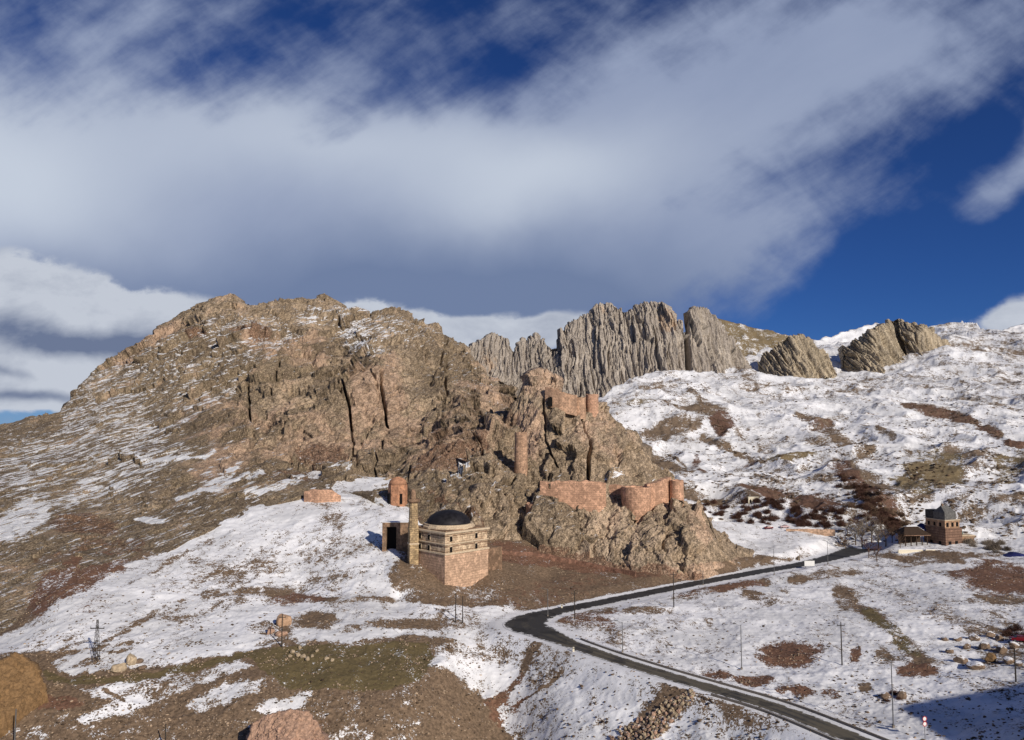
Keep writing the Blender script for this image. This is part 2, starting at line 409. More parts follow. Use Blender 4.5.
M_fin = rock_mat('buff_limestone', (.26, .215, .155), (.48, .40, .29), (.60, .50, .36), (.44, .30, .19), .8, 0, (2.0, 1, .25), False)

def stone(name, col):
    m, n, bs = base_mat(name); co = n.node('ShaderNodeTexCoord').outputs['Object']
    g = n.node('ShaderNodeNewGeometry'); sp = n.node('ShaderNodeSeparateXYZ'); n.l.new(g.outputs['Normal'], sp.inputs[0])
    oi = n.node('ShaderNodeObjectInfo')
    v = n.noise(co, 1.3, 8, .75, .4)
    c = n.mix(n.smooth(v, .38, .62), tuple(x * .6 for x in col), tuple(min(1, x * 1.25) for x in col))
    c = n.mix(n.m('MULTIPLY', oi.outputs['Random'], .45), c, tuple(x * .45 for x in col))
    n.l.new(n.mix(n.smooth(n.m('ADD', n.attr('cap'), n.m('ADD', sp.outputs[2], n.m('MULTIPLY', n.m('SUBTRACT', v, .5), 1.5))), 1.5, 1.6), c, (.82, .83, .86)), bs.inputs['Base Color'])
    bp = n.node('ShaderNodeBump'); bp.inputs['Strength'].default_value = .8; bp.inputs['Distance'].default_value = .3
    n.l.new(v, bp.inputs['Height']); n.l.new(bp.outputs[0], bs.inputs['Normal'])
    return m
M_st_pale = stone('pale_boulder', (.48, .38, .26)); M_st_pink = stone('pink_boulder', (.48, .31, .22)); M_st_ochre = stone('ochre_boulder', (.27, .165, .08)); M_st_brown = stone('brown_boulder', (.24, .17, .12)); M_st_orange = stone('orange_boulder', (.52, .34, .22))

# ------------------------------------------------------------------ displacement recipes
def rocky(a_big, a_mid, a_small, L=40.0, vert=2.0, seed=0, lean=0.25, zs=None):
    def f(P, N, px, py):
        Q = P.copy(); Q[:, 0] = Q[:, 0] - lean * Q[:, 2]           # beds lean
        Q = Q + np.stack([fbm(P / (L * .6), 3, .5, seed + 40), fbm(P / (L * .6) + 9, 3, .5, seed + 41), fbm(P / (L * .6) + 21, 3, .5, seed + 42)], -1) * L * .22
        q = Q / np.array([L, L * 1.5, L * vert])
        d = a_big * fbm(q, 3, .5, seed, True)
        w_ = np.stack([fbm(P / (L * .12), 3, .55, seed + 50), fbm(P / (L * .12) + 7, 3, .55, seed + 51), fbm(P / (L * .12) + 3, 3, .55, seed + 52)], -1)
        d += a_mid * 1.25 * facets(q * 2.4 + w_ * .12, seed + 7)
        f1, f2, idv = worley(q * 4.6 + w_ * .2, seed + 9); d += a_mid * .28 * (np.clip((f2 - f1) * 3.5, 0, 1) - .6)
        Q2 = Q / np.array([L, L * 1.5, L * (1 + (vert - 1) * .6)])
        d += a_small * 1.6 * facets(Q2 * 6.5 + w_ * .25, seed + 17)
        d += a_small * .85 * facets(Q2 * 15.0 + w_ * .5, seed + 19)
        d += a_small * .55 * fbm(P / (L * .07), 4, .62, seed + 27, True)
        k_ = 1.0 if zs is None else zs(px, py)
        return N * (d * k_)[:, None]
    return f
def rolling(levels, seed=0):
    def f(P, N, px, py):
        d = 0
        for i, (L, a) in enumerate(levels):
            Q = P / L; Q[:, 2] = 0
            d = d + a * fbm(Q, 2, .5, seed + i * 7, i > 0)
        return np.stack([0 * d, 0 * d, d], -1)
    return f

# ------------------------------------------------------------------ the road's line (level, 56 m below the camera)
ROAD_Z = -56.0
ROAD = [(960, 783, 5.4), (915, 764, 5.4), (860, 741, 5.4), (800, 716.5, 5.2), (760, 702.5, 5.0), (700, 685, 5.0), (650, 670, 5.0), (600, 654, 5.4), (565, 641.5, 6.5),
        (541, 632, 10.5), (525, 624.5, 12.5), (537, 616.5, 10), (560, 610.5, 6.8), (600, 602.5, 6.4), (650, 592.5, 6.4), (700, 582.5, 6.4), (760, 571.5, 6.6), (800, 564.5, 7), (835, 556.5, 9.5), (858, 549.5, 13), (875, 545.5, 15)]
def catmull(P, n=14):
    P = np.asarray(P, float); out = []
    Q = np.concatenate([[2 * P[0] - P[1]], P, [2 * P[-1] - P[-2]]])
    for i in range(1, len(Q) - 2):
        for t in np.linspace(0, 1, n, endpoint=False):
            a, b, c, d = Q[i - 1:i + 3]
            out.append(.5 * ((2 * b) + (-a + c) * t + (2 * a - 5 * b + 4 * c - d) * t * t + (-a + 3 * b - 3 * c + d) * t ** 3))
    out.append(P[-1]); return np.array(out)
_r = []
for (a, b, wd) in ROAD:
    D_ = float(Dz(a, b, ROAD_Z)); p_ = world(np.array(a, float), np.array(b, float), D_); _r.append([p_[0], p_[1], wd])
RC = catmull(_r)
def near_line(XY, L):
    """distance to polyline L and the half width there"""
    best = np.full(len(XY), 1e9); hw = np.zeros(len(XY))
    for i in range(len(L) - 1):
        a, b = L[i, :2], L[i + 1, :2]; ab = b - a; t = np.clip(((XY - a) @ ab) / (ab @ ab + 1e-9), 0, 1)
        d = np.linalg.norm(XY - a - t[:, None] * ab, axis=1); m_ = d < best
        best = np.where(m_, d, best); hw = np.where(m_, L[i, 2] * (1 - t) / 2 + L[i + 1, 2] * t / 2, hw)
    return best, hw
def bed_road(P):
    sh = P.shape; Q = P.reshape(-1, 3).copy()
    sel = np.where((Q[:, 1] < 400) & (Q[:, 1] > 100) & (Q[:, 0] > -20) & (Q[:, 0] < 200))[0]
    d, hw = near_line(Q[sel, :2], RC[::2])
    g = np.clip((d - hw - 1.8) / 7.0, 0, 1); g = g * g * (3 - 2 * g)
    zt = ROAD_Z - .10 + np.clip(d - hw, 0, 2) * .06
    Q[sel, 2] = zt * (1 - g) + Q[sel, 2] * g
    return Q.reshape(sh)

def verge(P, at):
    Q = P.reshape(-1, 3)[:, :2]; d, hw = near_line(Q, RC[::2]); e = d - hw + .7 * fbm(np.concatenate([Q / 5., Q[:, :1] * 0], 1), 3, .6, 91)
    g = np.clip((2.6 - e) / 1.2, 0, 1).reshape(at['snow'].shape)
    at['snow'] = at['snow'] * (1 - g) + 1.1 * g
def zp(px, py, z): return (px, py, float(Dz(px, py, z)))
ground_pts = [zp(*a) for a in [
    (-300, 800, -70), (0, 800, -69), (150, 800, -70), (300, 800, -70), (420, 800, -74), (900, 820, -57),
    (0, 745, -66), (150, 745, -66), (300, 745, -67), (420, 745, -68), (0, 705, -61), (100, 705, -61), (250, 700, -60.5), (400, 700, -61.5), (455, 705, -65),
    (0, 662, -57), (100, 665, -57.5), (250, 660, -57.5), (400, 655, -57.5), (330, 675, -58), (440, 665, -58.5), (150, 642, -56), (300, 630, -55.5), (400, 628, -55.5), (450, 640, -57),
    (60, 600, -50), (200, 590, -51), (300, 590, -53), (400, 600, -54), (402, 562, -46.0), (385, 552, -44), (385, 575, -48.5), (488, 575, -50.4), (502, 570, -50.4), (470, 588, -53.6), (550, 580, -54.5), (600, 585, -55.5), (650, 575, -54.5),
    (620, 562, -53.5), (700, 575, -55.5), (455, 668, -61), (480, 692, -66), (505, 725, -71), (520, 770, -76),
    (650, 620, -56), (750, 640, -56), (850, 640, -55.5), (950, 640, -55), (1024, 640, -54), (700, 600, -56), (850, 590, -55.5), (950, 590, -54.5), (1024, 590, -53.5), (900, 562, -54),
    (1024, 560, -52), (930, 552, -53), (850, 548, -55), (760, 562, -55.5), (950, 700, -55), (1024, 705, -53), (1024, 745, -50), (960, 745, -55), (900, 700, -56), (1200, 640, -50), (1200, 740, -42),
    (-200, 640, -54), (-200, 740, -64)]] + [(411, 567, 255.5), (422, 574, 253), (434, 581, 250.8), (445, 588, 248.6), (404, 575, 250), (398, 566, 254), (430, 590, 246), (415, 583, 247)] + [(130, 575, 250), (200, 540, 283), (260, 520, 300), (330, 505, 315), (0, 640, 212), (385, 530, 288), (400, 515, 300), (450, 545, 296), (540, 548, 303), (620, 550, 312), (720, 548, 330), (800, 530, 375), (720, 530, 360), (900, 535, 360), (1024, 530, 360), (0, 610, 240), (-200, 600, 230), (200, 500, 330), (320, 480, 350)]

def bank(px, py):
    a = np.array([_r[7][0], _r[7][1]]); b = np.array([_r[2][0], _r[2][1]]); t = (b - a) / np.linalg.norm(b - a); nrm = np.array([t[1], -t[0]])
    if nrm[0] > 0: nrm = -nrm
    lo, hi = 100.0, 230.0
    for _ in range(50):
        D = (lo + hi) / 2; P = world(np.array(float(px)), np.array(float(py)), D); h = max(0, (P[:2] - a) @ nrm - 3.5)
        if P[2] > -56.2 - .62 * h: lo = D
        else: hi = D
    return (px, py, D)
ground_pts += [bank(*a) for a in [(575, 662), (620, 675), (540, 655), (545, 690), (580, 690), (620, 700), (660, 700), (560, 725), (600, 730), (650, 735), (700, 725), (745, 735), (590, 770), (650, 770), (710, 760), (770, 745), (780, 790), (620, 820), (720, 820)]]
snow_items = [
    ('p', [(395, 528), (540, 540), (700, 560), (790, 556), (700, 580), (600, 597), (545, 608), (500, 611), (440, 612), (405, 604), (385, 580), (395, 560)], .03),
    ('p', [(-400, 665), (10, 654), (90, 652), (200, 648), (250, 645), (330, 641), (420, 636), (455, 642), (425, 664), (455, 672), (495, 706), (515, 745), (520, 860), (-400, 860)], .06),
    ('p', [(-400, 640), (0, 640), (60, 604), (130, 566), (200, 530), (250, 505), (150, 500), (-400, 500)], .12),
    ('e', 300, 602, 34, 5, -4, .18), ('e', 316, 625, 24, 10, 0, .06), ('e', 270, 633, 22, 7, 10, .38), ('e', 400, 629, 55, 9, -3, .1), ('e', 380, 603, 30, 4, 6, .25), ('e', 255, 595, 45, 8, -4, .42),
    ('e', 345, 562, 58, 24, -10, .60), ('e', 250, 560, 60, 14, -15, .64), ('e', 310, 530, 50, 12, -20, .62), ('e', 200, 607, 50, 12, -14, .56), ('l', [(105, 642), (150, 618), (178, 604), (250, 590), (335, 602)], 2.6, .22), ('l', [(130, 585), (170, 560), (215, 540)], 3, .45), ('l', [(60, 650), (200, 600), (260, 575)], 2.5, .5),
    ('l', [(318, 640), (400, 634), (470, 636), (520, 627)], 3.5, .86), ('l', [(300, 613), (360, 613), (420, 607), (500, 614)], 2.5, .8),
    ('p', [(48, 664), (70, 655), (120, 650), (220, 648), (300, 645), (255, 652), (210, 661), (150, 672), (95, 676), (60, 672)], .92), ('l', [(0, 657), (60, 652), (130, 647)], 1.6, .3), ('e', 88, 664, 15, 4, -8, .3), ('e', 120, 655, 18, 1.6, -5, .4),
    ('p', [(-400, 678), (40, 676), (75, 682), (120, 684), (180, 674), (262, 655), (268, 662), (200, 690), (150, 708), (100, 720), (-400, 720)], .05),
    ('p', [(82, 692), (128, 686), (180, 679), (240, 664), (252, 668), (205, 686), (165, 702), (130, 714), (82, 726), (72, 721), (112, 704)], .70), ('e', 150, 693, 26, 6, -12, .42), ('l', [(106, 694), (122, 703), (138, 716)], 1.6, .1),
    ('l', [(256, 670), (215, 688), (165, 706), (125, 718)], 2.2, .1), ('p', [(184, 708), (198, 697), (228, 684), (262, 680), (258, 692), (225, 704), (196, 717)], .70), ('p', [(250, 710), (262, 699), (312, 691), (300, 706), (270, 716)], .74), ('e', 60, 735, 60, 8, 0, .18),
    ('p', [(455, 645), (520, 633), (545, 640), (640, 668), (900, 768), (900, 860), (540, 860), (525, 760), (500, 705), (462, 672), (430, 660)], .76),
    ('e', 480, 655, 45, 9, 8, .57), ('e', 545, 672, 25, 20, 20, .66), ('l', [(537, 652), (520, 675), (495, 705), (488, 730)], 4.0, .12), ('l', [(562, 673), (540, 690), (518, 705)], 2.0, .15), ('e', 655, 718, 50, 17, -38, .12), ('e', 730, 725, 45, 14, 20, .58),
    ('l', [(690, 596), (730, 588), (770, 583)], 4.5, .1), ('l', [(790, 580), (860, 571), (905, 561), (960, 560)], 4, .2), ('e', 690, 597, 30, 3, -6, .4), ('e', 755, 598, 16, 5, 10, .2), ('e', 620, 613, 50, 6, 3, .35), ('e', 585, 622, 34, 8, 10, .22), ('e', 620, 640, 45, 7, 15, .55),
    ('e', 786, 653, 32, 13, -3, .05), ('e', 756, 677, 22, 6.5, 3, .05), ('e', 720, 674, 14, 4, 0, .3), ('e', 855, 653, 6, 9, -10, .05), ('e', 865, 685, 9, 5, 0, .15), ('e', 805, 692, 13, 6, 10, .15), ('e', 785, 688, 8, 4, 0, .15), ('e', 830, 693, 9, 5, 0, .3), ('e', 775, 600, 20, 6, -20, .55),
    ('l', [(836, 590), (860, 605), (890, 630), (925, 662)], 7, .16), ('e', 918, 671, 20, 6, 0, .1), ('e', 885, 655, 14, 7, 40, .3), ('e', 842, 602, 12, 7, 30, .4),
    ('e', 1000, 578, 52, 17, 5, .03), ('e', 940, 556, 60, 4, 0, .1), ('e', 960, 578, 18, 6, 0, .35), ('e', 945, 612, 24, 12, 10, .33), ('e', 985, 622, 34, 14, 0, .45), ('e', 1000, 600, 34, 6, 3, .3), ('e', 1000, 650, 30, 18, 0, .6),
    ('e', 900, 567, 50, 8, 0, .6), ('e', 940, 567, 40, 4, -3, .85), ('e', 890, 700, 26, 6, 0, .55), ('e', 960, 705, 60, 14, -10, .74),
]
red_items = [('e', 560, 560, 110, 10, 8, .85), ('e', 470, 600, 60, 12, 0, .35), ('e', 560, 590, 90, 14, -10, .45), ('e', 786, 653, 40, 18, 0, .75), ('e', 756, 677, 30, 10, 0, .8), ('e', 720, 674, 20, 8, 0, .8), ('e', 1000, 578, 60, 20, 0, .75), ('e', 855, 653, 10, 12, 0, .9),
             ('e', 918, 671, 25, 8, 0, .9), ('e', 805, 690, 40, 8, 0, .8), ('e', 290, 725, 60, 20, 0, .4), ('e', 300, 600, 34, 8, 0, .6), ('e', 30, 705, 60, 8, 0, .7), ('e', 80, 585, 60, 30, -25, .8), ('e', 590, 620, 60, 10, 8, .6), ('e', 510, 700, 25, 35, 20, .6), ('e', 720, 590, 60, 6, -8, .6)]
olive_items = [('l', [(45, 676), (75, 682), (120, 684), (180, 674), (262, 655)], 5, .7), ('p', [(250, 655), (300, 646), (430, 642), (436, 662), (424, 682), (380, 692), (300, 690), (256, 672)], .9), ('e', 890, 632, 40, 8, 42, .8), ('e', 440, 600, 40, 15, 0, .35), ('e', 350, 715, 150, 22, 0, .35)]
loft('ground', (-420, 1330), [(-420, 860), (1330, 860)], [(-420, 520), (0, 560), (130, 545), (200, 505), (320, 470), (400, 480), (450, 515), (560, 525), (720, 522), (900, 525), (1330, 525)],
     ground_pts, M_ground, 560, 1500, rolling([(38, 1.1), (11, .45), (3.2, .18), (1.1, .09)], 3),
     {'snow': (snow_items, .82, (5, 3.2)), 'red': (red_items, .15), 'olive': (olive_items, 0.0)}, back=(1.35, -75, 6), adjust=bed_road, fix=verge)

def near_hill():
    poly = [(133, -220), (133, 20), (135, 77), (171, 91), (260, 118), (440, 140), (440, -220)]
    gx, gy = np.meshgrid(np.linspace(60, 440, 200), np.linspace(-220, 215, 220)); inside = np.zeros(gx.shape, bool); d = np.full(gx.shape, 1e9)
    for (x0, y0), (x1, y1) in zip(poly, poly[1:] + poly[:1]):
        c = ((y0 > gy) != (y1 > gy)) & (gx < (x1 - x0) * (gy - y0) / ((y1 - y0) or 1e-9) + x0); inside ^= c
        L = (x1 - x0) ** 2 + (y1 - y0) ** 2; t = np.clip(((gx - x0) * (x1 - x0) + (gy - y0) * (y1 - y0)) / L, 0, 1)
        d = np.minimum(d, np.hypot(gx - x0 - t * (x1 - x0), gy - y0 - t * (y1 - y0)))
    Q = np.stack([gx.ravel(), gy.ravel(), 0 * gx.ravel()], 1)
    z = np.where(inside, -5 + np.minimum(d, 30) * .05, -5 - d * 1.05) + (1.6 * fbm(Q / 22., 4, .5, 8) + .5 * fbm(Q / 6., 3, .5, 9)).reshape(gx.shape) * np.clip(d / 10, .25, 1)
    P = np.stack([gx, gy, np.maximum(z, -80)], -1)
    structure(grid_mesh('near_hill', P, M_ground, {'snow': np.full(gx.shape, .74), 'red': np.full(gx.shape, .1), 'olive': np.zeros(gx.shape)}))
near_hill()
def crag(nm, xs, base, top, D0, D1, mat, disp, dep):
    xm = (xs[0] + xs[1]) / 2; ym = base[0][1]
    loft(nm, xs, base, top, [(xs[0], ym, D0 + dep), (xm, ym, D0), (xs[1], ym, D0 + dep), (xm, ym - 40, D1), (xs[0], ym - 40, D1 + dep), (xs[1], ym - 40, D1 + dep)], mat, 110, 160, disp,
         {'cap': ([], -1.0)}, back=(1.05, -64, 6), skirt=6)
crag('ochre_crag', (-110, 46), [(-110, 735), (0, 716), (20, 708), (46, 690)], [(-110, 668), (-40, 672), (0, 662), (8, 660), (16, 655), (24, 657), (30, 663), (36, 668), (42, 680), (46, 690)], 160, 165, M_st_ochre, rocky(1.0, .22, .22, 8, 1.2, 900, .1), 8)
crag('pink_rock', (248, 326), [(248, 748), (326, 748)], [(248, 742), (252, 726), (262, 718), (275, 714), (292, 711), (306, 713), (316, 720), (322, 732), (326, 744)], 152, 160, M_st_pink, rocky(.7, .35, .12, 8, 1.2, 930, .1), 3)
# ------------------------------------------------------------------ snowy hillside to the right
hill_pts = [(700, 545, 350), (800, 540, 368), (900, 542, 345), (1024, 548, 325), (1250, 548, 320), (720, 515, 430), (800, 505, 450), (900, 500, 440), (1024, 512, 400), (600, 500, 480), (660, 480, 530), (750, 470, 540), (850, 460, 560), (950, 462, 540), (1024, 462, 520), (1250, 462, 480),
            (560, 430, 720), (610, 402, 790), (650, 425, 690), (700, 400, 830), (750, 420, 750), (850, 420, 760), (950, 420, 730), (1024, 420, 690), (640, 378, 930), (700, 373, 980), (750, 368, 1030), (850, 375, 1000), (900, 365, 1060), (950, 345, 1130), (1024, 340, 1160), (1250, 335, 1100)]
hill_snow = [('p', [(940, 318), (1200, 318), (1200, 356), (1024, 352), (985, 350), (940, 352)], .60), ('e', 1000, 352, 45, 8, 8, .5), ('e', 985, 385, 55, 20, 10, .62),
    ('e', 650, 398, 40, 9, -15, .62), ('e', 640, 412, 32, 5, -8, .45), ('e', 645, 385, 30, 4, -10, .58), ('l', [(690, 400), (712, 414), (740, 440)], 3, .4), ('e', 668, 433, 30, 6, -4, .14), ('e', 722, 431, 12, 7, 20, .06), ('e', 700, 420, 32, 4, 6, .2), ('e', 780, 398, 60, 10, -8, .6),
    ('l', [(905, 408), (950, 416), (1000, 434)], 4.5, .08), ('l', [(800, 424), (830, 436), (870, 460)], 5.5, .1), ('e', 818, 432, 22, 6, 20, .1), ('l', [(862, 432), (895, 447)], 2.0, .25), ('l', [(700, 438), (745, 452), (765, 462)], 2.5, .25), ('e', 790, 459, 28, 4, -4, .08), ('e', 750, 460, 8, 3, 10, .2),
    ('l', [(652, 458), (668, 464), (690, 476)], 4.5, .1), ('l', [(698, 455), (695, 468), (702, 480)], 3, .12), ('l', [(670, 452), (700, 478)], 1.6, .3), ('e', 745, 372, 14, 6, 30, .35), ('e', 870, 384, 60, 8, -6, .55), ('e', 760, 385, 20, 4, 0, .4),
    ('l', [(838, 470), (860, 492), (895, 524)], 10, .06), ('e', 880, 505, 22, 16, 30, .1), ('e', 765, 500, 26, 8, 8, .12), ('e', 815, 512, 30, 10, 6, .08), ('e', 714, 508, 9, 7, 0, .1), ('e', 690, 502, 22, 7, 0, .2), ('e', 740, 512, 30, 6, 0, .25), ('e', 760, 530, 80, 6, 0, .6),
    ('e', 930, 488, 36, 18, -8, .14), ('e', 948, 462, 16, 8, 0, .15), ('e', 915, 500, 30, 12, -10, .3), ('e', 1012, 474, 20, 16, 0, .2), ('e', 1015, 445, 16, 4, 10, .12), ('e', 975, 470, 20, 12, 20, .45), ('e', 985, 500, 40, 10, -20, .55), ('e', 925, 460, 20, 6, 0, .5), ('e', 870, 462, 14, 4, 20, .35), ('e', 845, 520, 60, 8, 0, .35),
    ('l', [(720, 476), (770, 480), (830, 490)], 2, .55), ('e', 985, 524, 50, 12, -3, .66), ('l', [(960, 518), (1024, 508)], 3, .3), ('l', [(960, 532), (1024, 527)], 1.2, .35)]
hill_red = [('e', 722, 431, 16, 9, 0, .8), ('l', [(905, 408), (950, 416), (1000, 434)], 6, .55), ('l', [(838, 478), (860, 495), (895, 524)], 8, .9), ('e', 815, 512, 35, 12, 0, .8), ('e', 765, 500, 30, 10, 0, .6), ('e', 698, 465, 8, 14, 0, .7), ('e', 820, 432, 30, 8, 0, .5), ('e', 1015, 445, 18, 6, 0, .7), ('e', 750, 460, 10, 5, 0, .9), ('e', 1000, 345, 60, 8, 0, .4)]
hill_olive = [('e', 930, 482, 40, 24, -8, .9), ('e', 1012, 474, 24, 18, 0, .8), ('e', 790, 459, 32, 6, 0, .8), ('e', 640, 412, 32, 7, 0, .6), ('e', 985, 385, 55, 20, 0, .4), ('e', 870, 515, 10, 10, 0, .5)]
loft('hillside', (540, 1330), [(540, 556), (720, 553), (840, 552), (900, 560), (1330, 566)],
     [(540, 415), (605, 398), (625, 385), (645, 377), (670, 372), (720, 371), (745, 358), (760, 352), (800, 352), (840, 345), (870, 340), (900, 336), (950, 330), (962, 326), (975, 329), (990, 334), (1005, 335), (1024, 333), (1060, 322), (1330, 300)],
     hill_pts, M_hills, 430, 1000, rolling([(150, 10.0), (55, 6.0), (20, 2.0), (7, .6), (2.6, .2)], 21),
     {'snow': (hill_snow, .76, (5, 2)), 'red': (hill_red, .2), 'olive': (hill_olive, 0.0)}, back=(1.25, -70, 8), skirt=6)

# far skyline behind the hillside
loft('far_ridge', (640, 1400), [(640, 420), (1400, 420)],
     [(640, 345), (700, 330), (716, 321), (730, 323), (745, 326), (765, 331), (780, 335), (800, 338), (815, 339), (832, 338), (850, 332), (870, 327), (885, 322), (900, 326), (940, 331), (960, 330), (990, 335), (1005, 329), (1024, 325), (1100, 312), (1400, 280)],
     [(700, 420, 1150), (1024, 420, 1150), (700, 330, 1400), (850, 330, 1500), (1024, 325, 1600), (1300, 300, 1500), (850, 380, 1300)], M_hills, 90, 560, rolling([(180, 8), (50, 6), (18, 3)], 33),
     {'snow': ([('p', [(640, 300), (822, 300), (812, 345), (800, 430), (640, 430)], .2)], .93, (3, 1)), 'red': ([], .0), 'olive': ([('p', [(640, 300), (830, 300), (812, 345), (800, 430), (640, 430)], .9)], .0)}, back=(1.2, -70, 4))

# ------------------------------------------------------------------ the great brown mountain on the left
mtn_base = [(-420, 700), (-100, 670), (0, 648), (30, 632), (60, 610), (130, 573), (200, 534), (250, 513), (300, 496), (335, 490), (372, 496), (392, 512), (408, 528), (440, 546), (500, 556), (620, 575)]
mtn_top = [(-420, 520), (-100, 446), (0, 424), (35, 415), (58, 412), (68, 404), (85, 389), (105, 371), (118, 361), (125, 357), (140, 354), (148, 342), (165, 331), (185, 320), (196, 314), (205, 311), (214, 303), (222, 300), (232, 300), (238, 306), (246, 309), (262, 307), (270, 303), (276, 300), (283, 305), (300, 304), (325, 306), (338, 313), (350, 318), (370, 322), (385, 319), (400, 315), (410, 320), (420, 328), (430, 329), (436, 327), (442, 333), (446, 343), (455, 344), (462, 350), (472, 362), (480, 374), (488, 378), (500, 376), (508, 384), (520, 396), (530, 400), (560, 410), (620, 470)]
mtn_pts = [(-420, 700, 190), (-200, 640, 220), (0, 645, 212), (60, 610, 232), (130, 573, 254), (200, 534, 286), (300, 496, 322), (372, 496, 318), (440, 546, 292), (500, 556, 296), (620, 575, 300),
           (-300, 520, 380), (0, 520, 310), (100, 500, 345), (60, 560, 262), (0, 425, 520), (60, 425, 490), (110, 430, 450), (200, 480, 350), (150, 355, 590), (150, 420, 480), (220, 305, 640), (275, 303, 650), (400, 320, 660), (450, 348, 640), (490, 380, 560), (340, 312, 680), (340, 345, 600),
           (380, 430, 425), (378, 365, 470), (250, 450, 400), (290, 400, 455), (250, 370, 510), (430, 450, 390), (470, 400, 480), (520, 400, 470), (520, 430, 400), (480, 440, 375), (470, 480, 350), (420, 485, 345), (360, 470, 375), (300, 470, 385), (450, 510, 318), (540, 500, 340), (600, 500, 345), (400, 400, 450), (330, 400, 450), (200, 430, 430)]
_mr = rocky(9, 4.6, 1.3, 66, 2.1, 100, .35)
_mz = lambda px, py: None
def mtn_disp(P, N, px, py):
    d = _mr(P, N, px, py)
    # broad smooth scree slopes lower left and near the foot, cliffs in the middle and right
    k_ = mask(px.reshape(-1, 1), py.reshape(-1, 1), [('p', [(-420, 360), (60, 395), (130, 385), (200, 400), (245, 470), (330, 478), (400, 488), (430, 500), (430, 560), (-420, 760)], .30), ('e', 100, 575, 110, 30, -25, .16), ('e', 470, 380, 60, 40, 0, .9)], .95, (4, 1), 3, 60.0).ravel()
    foot = np.clip((np.interp(px, [p[0] for p in mtn_base], [p[1] for p in mtn_base]) - py) / 18.0, .12, 1)
    # great joints in the cliff
    J = P.copy(); J = J / np.array([30., 60., 170.]); J[:, 0] += .45 * fbm(P / 45., 3, .5, 501) + .25 * J[:, 2]
    n_ = np.abs(vnoise(J, 77)); crack = np.clip(1 - n_ / .07, 0, 1)
    big = np.clip((px - 215) / 60., 0, 1) * np.clip((py - 335) / 30., 0, 1)
    cut = 0
    for L_, wd, dep in (([(345, 372), (346, 395), (350, 412), (353, 432)], 1.3, 13), ([(380, 370), (383, 390), (385, 410), (387, 426)], 1.3, 13), ([(249, 384), (249, 405), (252, 428)], 1.2, 10), ([(386, 430), (378, 452), (370, 474)], 1.0, 8), ([(281, 366), (276, 380), (272, 398)], 1.0, 7), ([(352, 434), (354, 450), (350, 470)], 1.0, 6), ([(437, 355), (443, 380), (446, 402)], 1.0, 7), ([(473, 432), (482, 445), (484, 470)], 1.2, 9)):
        m_ = (py > L_[0][1]) & (py < L_[-1][1]); xx = np.interp(py, [q[1] for q in L_], [q[0] for q in L_]) + 1.5 * fbm(np.stack([py / 6., py * 0 + wd, py * 0], 1), 2, .5, 5)
        cut = cut + dep * m_ * np.clip(1.25 - np.abs(px - xx) / wd, 0, 1)
    d = d * (k_ * foot)[:, None] - N * (crack * 3.5 * big * foot + cut)[:, None]
    return d
mtn_snow = [('p', [(60, 400), (150, 350), (215, 320), (280, 315), (300, 345), (200, 420), (120, 470), (60, 470)], .33), ('e', 360, 335, 26, 20, 30, .52), ('e', 330, 322, 40, 8, 5, .42), ('e', 400, 335, 45, 12, 10, .34), ('e', 120, 430, 70, 30, -25, .31), ('e', 30, 470, 60, 28, -20, .27), ('e', 120, 480, 80, 14, -22, .34), ('l', [(140, 465), (180, 462), (218, 456)], 2.0, .62),
            ('l', [(180, 498), (220, 488), (262, 480)], 3.0, .55), ('e', 150, 517, 17, 3.2, 2, .6), ('e', 225, 480, 20, 4, -20, .5), ('l', [(250, 500), (300, 480)], 3, .5), ('l', [(338, 500), (365, 478), (382, 472)], 3, .5), ('e', 395, 478, 10, 4, -30, .6), ('e', 342, 472, 12, 4, 0, .55), ('e', 378, 505, 22, 8, -15, .6), ('l', [(445, 488), (472, 474)], 3, .6),
            ('e', 60, 590, 50, 18, -30, .15), ('e', 380, 430, 110, 40, 0, .06), ('l', [(258, 435), (285, 426)], 1.5, .5), ('e', 300, 408, 60, 40, 0, .05), ('e', 20, 520, 40, 14, -30, .5)]
mtn_scree = [('p', [(-420, 360), (60, 395), (130, 350), (180, 325), (300, 345), (340, 345), (330, 380), (255, 385), (245, 450), (330, 480), (440, 480), (430, 560), (-420, 760)], .85), ('e', 225, 400, 40, 30, 0, .8), ('e', 110, 500, 60, 10, -10, .5), ('e', 140, 500, 50, 10, -20, .3), ('e', 100, 395, 45, 8, -50, .1), ('e', 250, 305, 60, 8, 5, .4), ('e', 470, 500, 40, 14, 0, .6), ('e', 440, 370, 30, 30, 0, .5)]
mtn_red = [('e', 85, 525, 42, 12, 3, .8), ('l', [(40, 560), (90, 545), (140, 545)], 8, .62), ('e', 60, 580, 40, 12, -30, .5), ('e', 318, 462, 34, 14, -10, .72), ('e', 250, 335, 22, 5, 8, .8), ('e', 200, 338, 12, 6, 0, .75), ('e', 450, 462, 42, 14, -12, .72), ('e', 440, 440, 14, 8, 0, .6), ('e', 478, 448, 10, 20, 10, .6), ('e', 395, 520, 30, 14, 10, .6), ('e', 290, 480, 40, 8, -10, .5), ('l', [(430, 500), (500, 545), (620, 572)], 4, .7)]
mtn_pink = [('e', 375, 405, 28, 45, 8, .75), ('e', 250, 455, 60, 28, -30, .55), ('e', 330, 440, 80, 30, 0, .5), ('e', 290, 350, 60, 14, 8, .5), ('e', 420, 440, 40, 25, 0, .55), ('e', 480, 420, 40, 40, 0, .5), ('e', 220, 420, 40, 25, 0, .5), ('e', 150, 345, 40, 12, -35, .5)]
